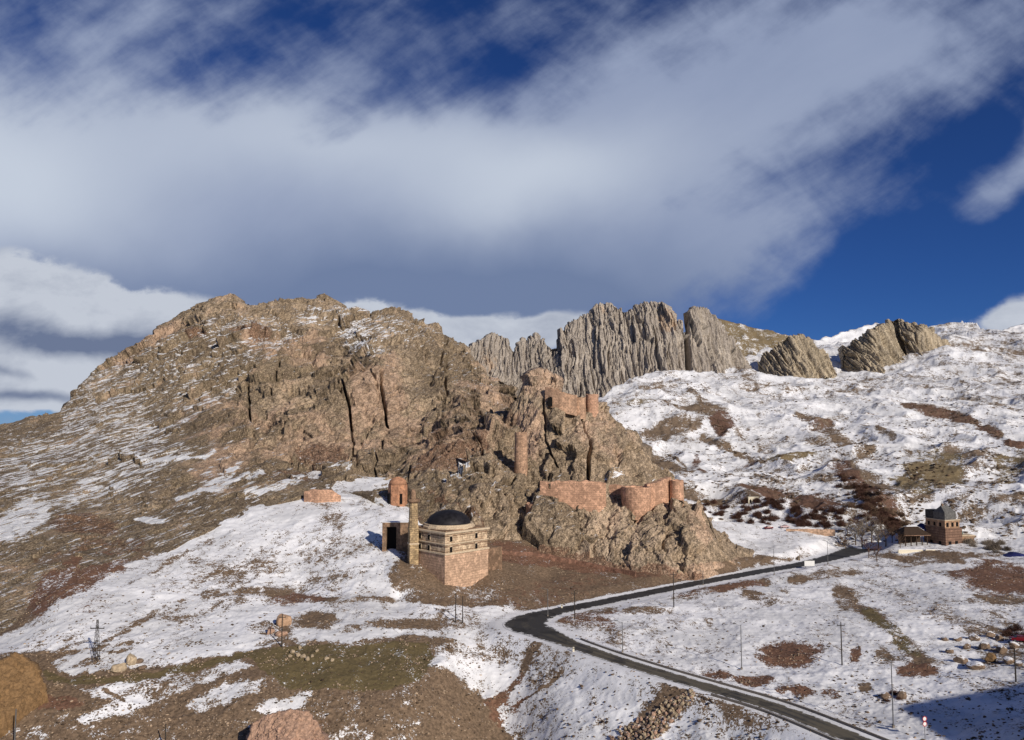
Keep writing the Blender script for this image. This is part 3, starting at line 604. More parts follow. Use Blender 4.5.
loft('mountain', (-420, 620), mtn_base, mtn_top, mtn_pts, M_rock, 560, 1500, mtn_disp,
     {'snow': (mtn_snow, .13), 'scree': (mtn_scree, .1, (10, 4)), 'red': (mtn_red, .1), 'pink': (mtn_pink, .30)}, back=(1.45, -70, 14), skirt=12)

# ------------------------------------------------------------------ grey limestone wall behind
wall_top = [(455, 372), (466, 356), (472, 347), (478, 342), (488, 337), (495, 333), (500, 335), (508, 342), (513, 349), (517, 351), (518, 345), (522, 339), (528, 341), (530, 348), (531, 338), (537, 335), (543, 339), (546, 344), (551, 346), (555, 346), (556, 338), (562, 331), (570, 323), (577, 321), (580, 317), (586, 314), (591, 313), (592, 317), (597, 306), (603, 304), (610, 305), (613, 309), (620, 308), (624, 311), (629, 314), (632, 311), (635, 306), (645, 304), (655, 303), (661, 305), (664, 310), (670, 315), (676, 320), (682, 323), (686, 326), (688, 318), (692, 311), (697, 308), (704, 307), (708, 310), (710, 317), (716, 319), (723, 328), (730, 338), (738, 350), (744, 362), (750, 374)]
def fins(amp, L, seed, leanx=0.0, cuts=()):
    def f(P, N, px, py):
        Q = P.copy(); Q[:, 0] -= leanx * Q[:, 2]
        Q[:, 0] += 4.0 * fbm(P / 40., 3, .5, seed + 3)
        q = Q / np.array([L, L * 9.0, L * 10.0]) + .10 * fbm(P / (L * 2.2), 3, .6, seed + 31)[:, None]
        d = amp * .8 * fbm(q * .45, 2, .5, seed, True) 
        d += amp * 1.0 * facets(q * np.array([1, 1, 1.1]), seed + 5)
        f1, f2, idv = worley(q * np.array([1.7, 1.7, 1.2]), seed + 6); d += amp * .55 * (np.clip((f2 - f1) * 5, 0, 1) - .7)
        d += amp * .34 * facets(q * np.array([2.8, 2.8, 2.0]), seed + 15) + amp * .16 * facets(q * np.array([6.5, 6.5, 5.]), seed + 16)
        d += amp * .2 * fbm(P / (L * .45), 4, .6, seed + 25, True)
        for (x0, y0, x1, y1, wd, dep) in cuts:
            xx = x0 + (py - y0) * (x1 - x0) / (y1 - y0)
            d -= dep * np.clip(1.2 - np.abs(px - xx) / wd, 0, 1)
        return N * d[:, None]
    return f
loft('cliff', (455, 750), [(455, 420), (600, 425), (650, 392), (700, 384), (750, 380)], wall_top,
     [(455, 420, 900), (600, 425, 930), (650, 392, 965), (750, 380, 985), (470, 350, 1060), (600, 305, 1120), (700, 308, 1080), (750, 372, 1060), (530, 340, 1100), (640, 350, 1030), (560, 380, 990)], M_grey, 300, 720,
     fins(5.6, 11, 300, .05, [(686, 322, 690, 384, 2.6, 30)]), {'red': ([], 0), 'pink': ([('e', 668, 325, 12, 9, 40, .7), ('e', 485, 362, 12, 14, 0, .5), ('e', 600, 315, 10, 6, 0, .4)], .08)}, back=(1.12, 20, 8))
for (nm, xs, b, t, dp, ln, cuts) in [
    ('outcrop', (752, 836), [(752, 384), (790, 388), (836, 378)], [(752, 376), (757, 365), (763, 358), (772, 348), (780, 341), (786, 337), (800, 336), (808, 338), (814, 342), (822, 351), (828, 360), (836, 373)], 1010, -.1, [(757, 352, 755, 372, 2, 10)]),
    ('outcrop', (842, 903), [(842, 380), (870, 383), (903, 368)], [(842, 374), (846, 352), (850, 345), (858, 340), (868, 333), (876, 329), (884, 324), (890, 322), (895, 330), (899, 345), (903, 362)], 1040, -.18, []),
    ('outcrop', (886, 952), [(886, 366), (905, 366), (952, 362)], [(886, 330), (889, 321), (894, 318), (901, 319), (906, 324), (914, 323), (918, 327), (926, 325), (934, 333), (940, 338), (946, 346), (952, 356)], 1060, .12, [(898, 335, 905, 362, 3.5, 22)])]:
    loft(nm, xs, b, t, [(xs[0], 380, dp + 25), ((xs[0] + xs[1]) / 2, 382, dp - 45), (xs[1], 372, dp + 5), (xs[0], 345, dp + 70), ((xs[0] + xs[1]) / 2, 335, dp + 25), (xs[1], 350, dp + 60)], M_fin, 120, 190,
         fins(5.5, 9, int(xs[0]), ln, cuts), {'red': ([], 0), 'pink': ([], .12)}, back=(1.08, 20, 6))

# ------------------------------------------------------------------ castle crags
up_top = [(500, 445), (506, 425), (512, 408), (520, 397), (526, 384), (532, 377), (540, 374), (548, 375), (554, 380), (558, 396), (562, 405), (575, 406), (590, 406), (603, 407), (612, 418), (620, 429), (628, 438), (636, 444), (642, 448), (648, 455), (655, 466), (662, 473), (668, 484), (680, 500), (700, 530)]
loft('castle_crag', (500, 700), [(500, 520), (540, 520), (620, 522), (700, 545)], up_top,
     [(500, 520, 358), (600, 520, 347), (700, 545, 376), (560, 480, 357), (620, 480, 355), (540, 400, 385), (600, 412, 392), (500, 445, 395), (655, 466, 395), (690, 520, 392), (580, 440, 366), (510, 470, 368), (640, 480, 362)], M_crag, 330, 420,
     (lambda base: (lambda P, N, px, py: base(P, N, px, py) - N * ((11 * np.clip(1.2 - np.abs(px - np.interp(py, [408, 425, 445, 480], [580, 584, 589, 588])) / 1.8, 0, 1) * ((py > 405) & (py < 482)) + 4 * np.clip(1.2 - np.abs(px - np.interp(py, [395, 440, 478], [543, 545, 562])) / 1.3, 0, 1) * (py > 400))[:, None])))(rocky(3.8, 3.2, .42, 30, 2.6, 200, .25)),
     {'snow': ([('e', 612, 477, 12, 4, -8, .62), ('e', 650, 478, 8, 3, 0, .4)], .04), 'red': ([('e', 508, 420, 14, 12, 0, .5)], .05), 'pink': ([('e', 540, 385, 22, 16, 0, .6), ('e', 600, 440, 30, 30, 0, .5), ('e', 530, 440, 20, 30, 0, .7)], .3)}, back=(1.22, -50, 10), skirt=8)
low_top = [(470, 500), (482, 492), (495, 497), (508, 494), (520, 503), (530, 511), (540, 517), (548, 522), (556, 521), (570, 520), (578, 523), (585, 519), (592, 510), (600, 501), (606, 497), (612, 496), (620, 499), (627, 506), (634, 522), (641, 526), (648, 515), (655, 508), (662, 505), (668, 504), (674, 510), (680, 514), (686, 511), (694, 507), (703, 511), (709, 515), (714, 524), (719, 534), (726, 544), (735, 550), (750, 553), (770, 556), (800, 560)]
loft('castle_crag_foot', (470, 800), [(470, 548), (520, 552), (560, 558), (610, 566), (650, 574), (700, 583), (740, 580), (800, 568)], low_top,
     [(470, 548, 302), (560, 558, 300), (650, 574, 286), (700, 583, 282), (800, 568, 318), (480, 495, 325), (540, 518, 322), (600, 505, 326), (650, 512, 322), (700, 512, 326), (730, 548, 318), (640, 545, 302), (700, 545, 300), (560, 538, 314), (770, 558, 330)], M_crag, 240, 640,
     (lambda base: (lambda P, N, px, py: base(P, N, px, py) * np.clip((np.interp(px, [470, 560, 650, 700, 800], [548, 558, 574, 583, 568]) - py) / 12., .12, 1)[:, None] * np.interp(px, [695, 735], [1, .3])[:, None]))(rocky(3.6, 3.0, .4, 26, 3.0, 250, .35)),
     {'snow': ([('e', 490, 500, 14, 4, -20, .3)], .03), 'red': ([('l', [(480, 548), (600, 562), (700, 580)], 4, .7)], .05), 'pink': ([('e', 720, 570, 60, 8, -8, .85), ('e', 700, 530, 20, 20, 0, .6)], .25)}, back=(1.12, -52, 8), skirt=5)

# ------------------------------------------------------------------ finding a spot on the built terrain
_PX = {nm: project(P) for nm, P in o_P.items()}
def spot(px, py, layers=None, tol=2.2):
    """nearest terrain surface seen along a bearing"""
    best, bp = 1e9, None
    for nm in (layers or o_P):
        X, Y = _PX[nm]; d = np.hypot(X - px, Y - py); P = o_P[nm]
        ok = (d < tol) & (P[..., 1] > 20)
        if ok.any():
            dep = np.where(ok, P[..., 1], 1e9); i = np.unravel_index(dep.argmin(), dep.shape)
            if dep[i] < best: best, bp = dep[i], P[i]
    if bp is None:
        return spot(px, py, layers, tol * 2)
    return Vector(bp)
def wpt(px, py, D):
    return Vector(world(np.array(float(px)), np.array(float(py)), float(D)))
def zof(py, D): return float(ray(512, py)[1]) * D
def xof(px, D, py=425): return float(ray(px, py)[0]) * D

# ------------------------------------------------------------------ mesh kit
import bmesh
class MB:
    def __init__(self): self.v = []; self.f = []
    def add(self, vs, fs):
        b = len(self.v); self.v += [tuple(x) for x in vs]; self.f += [tuple(i + b for i in q) for q in fs]; return self
    def box(self, x0, x1, y0, y1, z0, z1, R=None):
        vs = [Vector((x, y, z)) for z in (z0, z1) for x, y in ((x0, y0), (x1, y0), (x1, y1), (x0, y1))]
        if R is not None: vs = [R @ v for v in vs]
        return self.add(vs, [(3, 2, 1, 0), (4, 5, 6, 7), (0, 1, 5, 4), (1, 2, 6, 5), (2, 3, 7, 6), (3, 0, 4, 7)])
    def rod(self, a, b, r0, r1=None, n=8):
        a, b = Vector(a), Vector(b); r1 = r0 if r1 is None else r1; d = (b - a).normalized()
        u = d.orthogonal().normalized(); w_ = d.cross(u); vs = []
        for c, r in ((a, r0), (b, r1)):
            vs += [c + (u * math.cos(t) + w_ * math.sin(t)) * r for t in [2 * math.pi * i / n for i in range(n)]]
        fs = [(i, (i + 1) % n, n + (i + 1) % n, n + i) for i in range(n)] + [tuple(range(n))[::-1], tuple(range(n, 2 * n))]
        return self.add(vs, fs)
    def lathe(self, prof, n=24, c=(0, 0, 0), jag=0.0, rot=0.0, cap=True):
        vs = []
        for j, (r, z) in enumerate(prof):
            for i in range(n):
                t = rot + 2 * math.pi * i / n
                zz = z + (random.uniform(-jag, jag) if jag and j == len(prof) - (2 if cap == 'in' else 1) else 0)
                vs.append((c[0] + r * math.cos(t), c[1] + r * math.sin(t), c[2] + zz))
        m_ = len(prof)
        fs = [(j * n + i, j * n + (i + 1) % n, (j + 1) * n + (i + 1) % n, (j + 1) * n + i) for j in range(m_ - 1) for i in range(n)]
        fs += [tuple(range(n))[::-1], tuple(range((m_ - 1) * n, m_ * n))]
        return self.add(vs, fs)
    def gable(self, x0, x1, y0, y1, z0, z1, inset=0.0, R=None):
        """ridge along x"""
        ym = (y0 + y1) / 2
        vs = [Vector(p) for p in ((x0, y0, z0), (x1, y0, z0), (x1, y1, z0), (x0, y1, z0), (x0 + inset, ym, z1), (x1 - inset, ym, z1))]
        if R is not None: vs = [R @ v for v in vs]
        return self.add(vs, [(3, 2, 1, 0), (0, 1, 5, 4), (1, 2, 5), (2, 3, 4, 5), (3, 0, 4)])
    def build(self, name, mat, parent=None, smooth=False, bevel=0.0):
        me = bpy.data.meshes.new(name); me.from_pydata(self.v, [], self.f); me.update()
        if smooth: me.polygons.foreach_set('use_smooth', [True] * len(me.polygons))
        me.materials.append(mat)
        o = bpy.data.objects.new(name, me); C.objects.link(o)
        if parent is not None: o.parent = parent
        if bevel:
            b = o.modifiers.new('bevel', 'BEVEL'); b.width = bevel; b.segments = 2; b.limit_method = 'ANGLE'
        return o
def tag(o, label, cat, group=None):
    o['label'] = label; o['category'] = cat
    if group: o['group'] = group
    return o
def thing(name, label, cat, loc=(0, 0, 0), rz=0.0, group=None, scale=1.0):
    o = bpy.data.objects.new(name, None); o.empty_display_size = .5; C.objects.link(o)
    o.location = loc; o.rotation_euler = (0, 0, rz); o.scale = (scale,) * 3
    return tag(o, label, cat, group)
def copy_tree(o, parent=None):
    c = o.copy(); C.objects.link(c)
    if parent is not None:
        c.parent = parent; c.matrix_parent_inverse = o.matrix_parent_inverse
    for ch in [x for x in KIDS(o)]: copy_tree(ch, c)
    return c
def KIDS(o): return [x for x in C.objects if x.parent is o]

# ------------------------------------------------------------------ materials for built things
def plain(name, col, rough=.7, metal=0.0, var=.25, scale=3.0, bump=.2):
    m, n, bs = base_mat(name)
    co = n.node('ShaderNodeTexCoord').outputs['Object']
    v = n.noise(co, scale, 7, .7)
    n.l.new(n.mix(n.smooth(v, .3, .7), tuple(c * (1 - var) for c in col), tuple(min(1, c * (1 + var)) for c in col)), bs.inputs['Base Color'])
    bs.inputs['Roughness'].default_value = rough; bs.inputs['Metallic'].default_value = metal
    bp = n.node('ShaderNodeBump'); bp.inputs['Strength'].default_value = bump; bp.inputs['Distance'].default_value = .05
    n.l.new(v, bp.inputs['Height']); n.l.new(bp.outputs[0], bs.inputs['Normal'])
    return m
def masonry(name, col, col2, mortar, bw=.55, bh=.28, stain=.5, course=None):
    """coursed rubble masonry with stains and lost stones"""
    m, n, bs = base_mat(name)
    co = n.node('ShaderNodeTexCoord').outputs['Object']
    sp = n.node('ShaderNodeSeparateXYZ'); n.l.new(co, sp.inputs[0])
    u = n.m('ADD', n.m('MULTIPLY', sp.outputs[0], .9), n.m('MULTIPLY', sp.outputs[1], .75))
    wob = n.noise(co, .6, 3, .5)
    br = n.node('ShaderNodeTexBrick'); n.l.new(n.comb(u, n.m('ADD', sp.outputs[2], n.m('MULTIPLY', wob, .3))), br.inputs[0])
    br.inputs['Scale'].default_value = 1.0; br.inputs['Brick Width'].default_value = bw; br.inputs['Row Height'].default_value = bh
    br.inputs['Mortar Size'].default_value = .05 * bh / .28; br.inputs['Color1'].default_value = (*col, 1); br.inputs['Color2'].default_value = (*col2, 1); br.inputs['Mortar'].default_value = (*mortar, 1)
    a = n.noise(co, .16, 8, .7, .5); b = n.noise(n.mapping(co, scale=(1, 1, .8)), .55, 7, .75)
    a2 = n.noise(co, 1.1, 6, .8)
    c1 = n.mix(n.m('MULTIPLY', n.smooth(a, .47, .58), stain), br.outputs[0], tuple(x * .45 for x in col))
    c1 = n.mix(n.m('MULTIPLY', n.smooth(b, .51, .59), stain), c1, tuple(x * .5 for x in col2))
    c1 = n.mix(n.m('MULTIPLY', n.smooth(b, .48, .42), .6), c1, tuple(min(1, x * 1.4) for x in col))
    c1 = n.mix(n.m('MULTIPLY', n.smooth(a2, .54, .585), .75), c1, tuple(x * .35 for x in col))
    if course:
        z0, step, wd, cc = course
        fr = n.m('FRACT', n.m('DIVIDE', n.m('SUBTRACT', sp.outputs[2], z0), step))
        c1 = n.mix(n.m('LESS_THAN', fr, wd / step), c1, cc)
    n.l.new(c1, bs.inputs['Base Color'])
    h = n.m('ADD', n.m('MULTIPLY', br.outputs['Fac'], -.5), n.m('MULTIPLY', b, 1.2))
    bp = n.node('ShaderNodeBump'); bp.inputs['Strength'].default_value = .6; bp.inputs['Distance'].default_value = .15
    n.l.new(h, bp.inputs['Height']); n.l.new(bp.outputs[0], bs.inputs['Normal'])
    return m
M_castle = masonry('castle_stone', (.62, .37, .245), (.54, .325, .215), (.42, .255, .17), 1.5, .75, stain=.42)
M_castle_hi = masonry('upper_castle_stone', (.54, .34, .22), (.46, .30, .20), (.36, .23, .155), 1.5, .75, stain=.45)
M_mosque_lo = masonry('mosque_footing_stone', (.60, .40, .275), (.52, .35, .24), (.42, .28, .19), 1.5, .8, stain=.4)
M_mosque_up = masonry('mosque_upper_stone', (.64, .50, .34), (.52, .37, .24), (.36, .25, .17), 1.4, .7, stain=.5)
M_mosque_weath = masonry('mosque_weathered_stone', (.32, .20, .13), (.26, .17, .11), (.20, .14, .09), stain=.6)
M_cornice = plain('pale_cornice_stone', (.55, .44, .31), .85, 0, .3)
M_minaret = masonry('minaret_stone', (.50, .36, .20), (.40, .29, .17), (.25, .18, .11), 1.2, .7, .5)
M_dome = plain('dark_dome_lead', (.018, .017, .02), .55, .2, .5, .7)
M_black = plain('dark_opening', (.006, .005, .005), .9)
M_tomb = masonry('tomb_brick', (.55, .27, .15), (.48, .24, .14), (.38, .22, .14), .4, .2, .35)
M_asphalt, n_, b_ = base_mat('asphalt')
co_ = n_.node('ShaderNodeTexCoord').outputs['Object']; sp_ = n_.node('ShaderNodeSeparateXYZ'); n_.l.new(co_, sp_.inputs[0])
mud = n_.noise(co_, .07, 7, .7, .3); gr = n_.noise(co_, 2.5, 6, .8)
mf = n_.smooth(n_.m('ADD', n_.attr('wear'), n_.m('MULTIPLY', n_.m('SUBTRACT', mud, .5), 1.4)), .35, .75)
ac = n_.mix(gr, (.03, .03, .032), (.062, .06, .058)); mc = n_.mix(gr, (.085, .075, .055), (.16, .14, .105))
slush = n_.smooth(n_.m('ADD', n_.attr('edge'), n_.m('ADD', n_.m('MULTIPLY', n_.m('SUBTRACT', n_.noise(co_, .5, 6, .7), .5), 1.2), n_.m('MULTIPLY', n_.m('SUBTRACT', gr, .5), .5))), .84, .98)
patch = n_.smooth(n_.noise(co_, .22, 2, .4), .60, .62)
n_.l.new(n_.mix(slush, n_.mix(n_.m('MULTIPLY', patch, .5), n_.mix(mf, ac, mc), (.02, .02, .02)), (.74, .74, .75)), b_.inputs['Base Color']); b_.inputs['Roughness'].default_value = .75
M_concrete = plain('old_concrete', (.20, .17, .14), .9)
M_steel = plain('grey_steel', (.20, .20, .20), .5, .6)
M_darkpole = plain('dark_timber_pole', (.045, .038, .032), .85)
M_white = plain('white_paint', (.74, .74, .72), .5, 0, .06)
M_cream = plain('cream_limewash', (.70, .64, .50), .8, 0, .1)
M_red = plain('red_paint', (.45, .03, .03), .4, 0, .1)
M_carred = plain('car_red', (.13, .008, .014), .25, 0, .08, 1)
M_carpale = plain('car_pale', (.55, .40, .40), .25, 0, .08, 1)
M_glass = plain('dark_glass', (.015, .018, .022), .08, 0, .1)
M_rubber = plain('rubber', (.02, .02, .02), .8)
M_snow = plain('settled_snow', (.82, .83, .86), .9, 0, .03)
M_tarp = plain('blue_tarpaulin', (.022, .027, .11), .5, 0, .3, .8)
M_slate = plain('dark_slate', (.045, .043, .042), .6, 0, .45, 1.2)
M_slatel = plain('grey_slate', (.12, .117, .11), .6, 0, .4, 1.2)
M_house = masonry('house_stone', (.29, .175, .12), (.25, .15, .105), (.17, .11, .08), .6, .25, .3, (0, 1.1, .3, (.13, .075, .055)))
M_houseup = masonry('house_upper_stone', (.50, .31, .19), (.43, .27, .17), (.28, .19, .13), .5, .25, .3)
M_timber = plain('dark_timber', (.05, .032, .022), .8, 0, .4)
M_green = plain('green_copper', (.11, .17, .15), .6)
M_bark = plain('bare_bark', (.15, .11, .08), .9, 0, .35)
M_twig = plain('bare_twigs', (.13, .082, .055), .95, 0, .4, .6)
M_twigred = plain('reddish_twigs', (.10, .052, .038), .95, 0, .4, .5)
M_twiggrey = plain('grey_twigs', (.22, .18, .14), .95, 0, .35, .6)

# ------------------------------------------------------------------ road surface, mud verge and edges
def ribbon(name, line, half, z, mat, wear=None, thick=None):
    """strip along line (N,3: x, y, full width); half = (left, right) offset functions"""
    T = np.gradient(line[:, :2], axis=0); T /= np.linalg.norm(T, axis=1, keepdims=True); Nn = np.stack([-T[:, 1], T[:, 0]], 1)
    k_ = np.linspace(0, 1, 15)
    a, b = half; P = np.zeros((len(line), 15, 3)); Wv = np.zeros((len(line), 15)); Ev = np.zeros((len(line), 15))
    for j, t in enumerate(k_):
        off = a(line[:, 2]) * (1 - t) + b(line[:, 2]) * t
        P[:, j, :2] = line[:, :2] + Nn * off[:, None]; P[:, j, 2] = z
        Ev[:, j] = abs(t - .5) * 2
        Wv[:, j] = (0 if wear is None else wear) - .16 * (abs(t - .3) < .07) - .16 * (abs(t - .7) < .07)
    return grid_mesh(name, P[:, ::-1] if True else P, mat, {'wear': Wv, 'edge': Ev})
wearv = np.clip(np.interp(np.arange(len(RC)), [0, len(RC) * .40, len(RC) * .55, len(RC)], [.78, .62, .35, .05]), 0, 1)
structure(ribbon('road', RC, (lambda w_: -w_ / 2, lambda w_: w_ / 2), ROAD_Z, M_asphalt, wearv))
def kerb(name, sel, side, dist, w_, h, mat, lift=0.0):
    L = RC[sel]; T = np.gradient(L[:, :2], axis=0); T /= np.linalg.norm(T, axis=1, keepdims=True); Nn = np.stack([-T[:, 1], T[:, 0]], 1)
    prof = [(0, -1.2), (0, h), (w_, h), (w_, -1.2)]
    P = np.zeros((4, len(L), 3))
    for j, (o_, z_) in enumerate(prof):
        off = side * (L[:, 2] / 2 + dist + o_)
        P[j, :, :2] = L[:, :2] + Nn * off[:, None]; P[j, :, 2] = ROAD_Z + z_ + lift
    if side < 0: P = P[:, ::-1]
    return structure(grid_mesh(name, P, mat, {}, smooth=False))
nR = len(RC)
for sd_, ds, nm, a0, a1 in ((-1, 1.25, 'kerb', 0, 112), (1, 1.25, 'kerb', 0, 66)):
    kerb(nm, slice(a0, a1), sd_, ds, .3, .42, M_concrete)

# ------------------------------------------------------------------ castle walls
def wall_grid(name, pts, thick, mat, parent, holes=(), res=.55, jag=.5, seed=0):
    """pts: (px, top_py, bottom_py, D) along the wall; true thickness, ragged top, real holes (px0, px1, py0, py1)"""
    seg = []; tot = 0
    B = [wpt(p[0], p[1], p[3]) for p in pts]; L = [0]
    for a, b in zip(B[:-1], B[1:]): L.append(L[-1] + math.hypot(b.x - a.x, b.y - a.y))
    n = max(3, int(L[-1] / res)); s = np.linspace(0, L[-1], n)
    X = np.interp(s, L, [b.x for b in B]); Y = np.interp(s, L, [b.y for b in B]); T = np.interp(s, L, [b.z for b in B])
    Bz = np.interp(s, L, [zof(p[2], p[3]) for p in pts])
    rg = np.random.default_rng(seed + 5); T = T + jag * (fbm(np.stack([s / 4.0, s * 0 + seed, s * 0], 1), 4, .6, seed) * 1.3 + .15 * np.sign(fbm(np.stack([s / 3.3, s * 0, s * 0 + seed], 1), 2, .6, seed + 3)))
    rows = max(3, int((T - Bz).max() / res)); t = np.linspace(0, 1, rows)
    P = np.stack([np.broadcast_to(X, (rows, n)), np.broadcast_to(Y, (rows, n)), Bz[None] + (T - Bz)[None] * t[:, None]], -1)
    dx = np.gradient(X); dy = np.gradient(Y); ln = np.hypot(dx, dy); nx, ny = dy / ln, -dx / ln
    bulge = .12 * fbm(P.reshape(-1, 3) / 1.6, 3, .6, seed + 8).reshape(rows, n)
    P[..., 0] += nx * bulge; P[..., 1] += ny * bulge
    pxs, pys = project(P); i = np.arange(rows * n).reshape(rows, n); f = []
    for r_ in range(rows - 1):
        for c_ in range(n - 1):
            cx_, cy_ = pxs[r_, c_] + .5 * (pxs[r_, c_ + 1] - pxs[r_, c_]), .5 * (pys[r_, c_] + pys[r_ + 1, c_])
            if any(h[0] <= cx_ <= h[1] and h[2] <= cy_ <= h[3] for h in holes): continue
            f.append((i[r_, c_], i[r_, c_ + 1], i[r_ + 1, c_ + 1], i[r_ + 1, c_]))
    me = bpy.data.meshes.new(name); me.from_pydata([tuple(p) for p in P.reshape(-1, 3)], [], [tuple(int(q) for q in x) for x in f]); me.update()
    me.materials.append(mat); o = bpy.data.objects.new(name, me); C.objects.link(o); o.parent = parent
    sm = o.modifiers.new('thickness', 'SOLIDIFY'); sm.thickness = thick; sm.offset = -1.0
    return o
def round_tower(name, px, top, bot, D, rt, rb, mat, parent, jag=.4, n=28):
    p = wpt(px, top, D); zb = zof(bot, D); H = p.z - zb; st = int(max(6, H / .9)); pr = []
    for j in range(st + 1):
        t = j / st; r = rb + (rt - rb) * min(1, t * 1.25) ** .8; pr.append((r + random.uniform(-.05, .05), zb + H * t))
    pr += [(rt * .78, p.z - .1), (rt * .72, p.z - .9)]
    m_ = MB(); vs0 = len(m_.v); m_.lathe(pr, n, (p.x, D, 0))
    ji = len(pr) - 3
    for i in range(n):
        dz = jag * math.sin(i * 1.7 + px) * .5 + random.uniform(-jag, jag) * .5
        for j in (ji, ji + 1):
            x, y, z = m_.v[j * n + i]; m_.v[j * n + i] = (x, y, z + dz)
    return m_.build(name, mat, parent, smooth=False)
K = thing('castle_wall', 'long ruined red stone fortress wall with round towers on the lower crag', 'castle wall')
wall_grid('curtain_wall', [(540, 481, 521, 324), (560, 481.5, 526, 322), (584, 481, 526, 320.5), (597, 482, 514, 320.5), (606, 483, 506, 321)], 2.6, M_castle, K, holes=[(547.5, 551.2, 483.2, 488.6)], seed=1)
wall_grid('curtain_wall', [(609, 485, 508, 332), (615, 484.5, 508, 331), (622, 486, 512, 330)], 2.6, M_castle, K, seed=2, jag=.25)
wall_grid('curtain_wall', [(647, 484.5, 528, 325), (655, 483, 520, 326), (662, 480, 516, 328), (667, 478, 514, 330), (671, 477.5, 514, 333)], 2.6, M_castle, K, seed=3, jag=.3)
round_tower('tower', 636, 486.5, 530, 324, 6.2, 5.0, M_castle, K, .3)
round_tower('tower', 676.5, 480, 520, 331, 2.9, 3.1, M_castle, K, .25)
round_tower('tower', 535.5, 503.5, 524, 321.5, 3.9, 3.4, M_castle, K, .4)
U_ = thing('upper_castle', 'small ruined upper keep of tan stone on the crag summit', 'castle')
DU = spot(563, 404, ['castle_crag']).y - 1.0
wall_grid('curtain_wall', [(545, 388, 405, DU + 3), (552, 388, 408, DU + 1), (560, 391, 412, DU), (568, 394, 414, DU), (577, 396, 416, DU)], 2.4, M_castle_hi, U_, holes=[(548, 552.5, 397, 405.5)], seed=4, jag=.9)
wall_grid('curtain_wall', [(552, 385, 410, 393), (562, 391, 410, 392), (582, 398, 414, 392)], 2.2, M_castle_hi, U_, seed=9, jag=.9)
MB().box(xof(548, DU), xof(552.5, DU), DU - .2, DU + 2, zof(406, DU), zof(397.5, DU)).build('window', M_black, U_)
Du = spot(578, 409, ['castle_crag']).y + 1.5
round_tower('tower', 578.5, 397.5, 419, Du, 3.6, 3.8, M_castle_hi, U_, .4)
Du = spot(592, 410, ['castle_crag']).y + 1.5
round_tower('tower', 592, 394.5, 421, Du, 3.2, 3.4, M_castle, U_, .4)
T1 = thing('tall_tower', 'tall narrow half round tan tower against the crag above the long wall', 'tower')
D_ = spot(521, 470, ['castle_crag', 'mountain']).y + .8
round_tower('shaft', 521, 432.5, 484, D_, 2.9, 3.4, M_castle_hi, T1, .7)
R1 = thing('ruined_wall', 'low broken red wall on the slope left of the domed tomb', 'ruin')
p_ = spot(322, 500, ['mountain', 'ground'])
wall_grid('wall_face', [(304, 491, 507, p_.y + 1), (318, 489.5, 508, p_.y - 1), (333, 491, 506, p_.y), (341, 495, 505, p_.y + 1)], 2.5, M_castle, R1, seed=15, jag=.9)

# tomb
p_ = spot(399, 502, ['mountain']); Dt = p_.y + 2
tb = thing('ruined_tomb', 'small orange brick domed tomb on the slope above the minaret', 'tomb', (xof(398.5, Dt), Dt, 0))
zt, zb = zof(481.5, Dt), zof(510, Dt)
r_ = 9.5 / F * Dt
MB().lathe([(r_ * 1.03, zb), (r_, zt - 5), (r_, zt - 1.2)], 8, (0, 0, 0), rot=math.radians(10)).build('drum', M_tomb, tb)
MB().lathe([(r_ * .98, zt - 1.2), (r_ * .86, zt + .3), (r_ * .6, zt + 1.3), (r_ * .3, zt + 1.8), (.2, zt + 2.0)], 16).build('dome', M_tomb, tb, True)
for (ang, w2) in ((-150, 1.1), (-62, .5)):
    a = math.radians(ang); R = Matrix.Translation((math.cos(a) * r_ * .90, math.sin(a) * r_ * .90, 0)) @ Matrix.Rotation(a, 4, 'Z')
    MB().box(-.3, .6, -w2, w2, zof(503, Dt), zof(493, Dt), R).build('doorway', M_black, tb)

# ------------------------------------------------------------------ mosque
MX, MY = xof(445, 250, 560), 250.0
mo = thing('mosque', 'old stone mosque with a flat black dome on a tall footing', 'mosque', (MX, MY, 0), math.radians(45))
S_ = 19.0; z0, z1, z2, z3, z4 = -56.0, -41.2, -38.3, -34.9, -34.3
# local axes: x runs along the right-hand face, y along the left-hand face, corner at the origin
MB().box(0, S_, 0, S_, z0, z1).build('footing', M_mosque_lo, mo, bevel=.08)
MB().box(.25, S_ - .25, .25, S_ - .25, z1, z3).build('wall', M_mosque_up, mo, bevel=.05)
for (za, zb, o_) in ((z1 - .45, z1 + .12, .28), (z2 - .2, z2 + .18, .12), (z3 - .15, z3 + .45, .35)):
    MB().box(-o_, S_ + o_, -o_, S_ + o_, za, zb).build('cornice', M_cornice, mo, bevel=.05)
MB().box(.8, S_ - .8, .8, S_ - .8, z3 + .45, z3 + .8).build('roof', M_mosque_weath, mo)
for zc in (-40.0, -36.6):
    for fx in (2.6, 13.6):
        w_ = MB().box(fx - .5, fx + .5, .02, .32, zc - .95, zc + .7).build('window', M_black, mo)
        MB().box(fx - .6, fx + .6, .12, .30, zc + .72, zc + 1.0).box(fx - .6, fx - .44, .12, .30, zc - .8, zc + .72).box(fx + .44, fx + .6, .12, .30, zc - .8, zc + .72).build('frame', M_cornice, w_)
    for fy in (8.4, 13.0):
        w_ = MB().box(.02, .32, fy - .5, fy + .5, zc - .95, zc + .7).build('window', M_black, mo)
        MB().box(.12, .30, fy - .6, fy + .6, zc + .72, zc + 1.0).box(.12, .30, fy - .6, fy - .44, zc - .8, zc + .72).box(.12, .30, fy + .44, fy + .6, zc - .8, zc + .72).build('frame', M_cornice, w_)
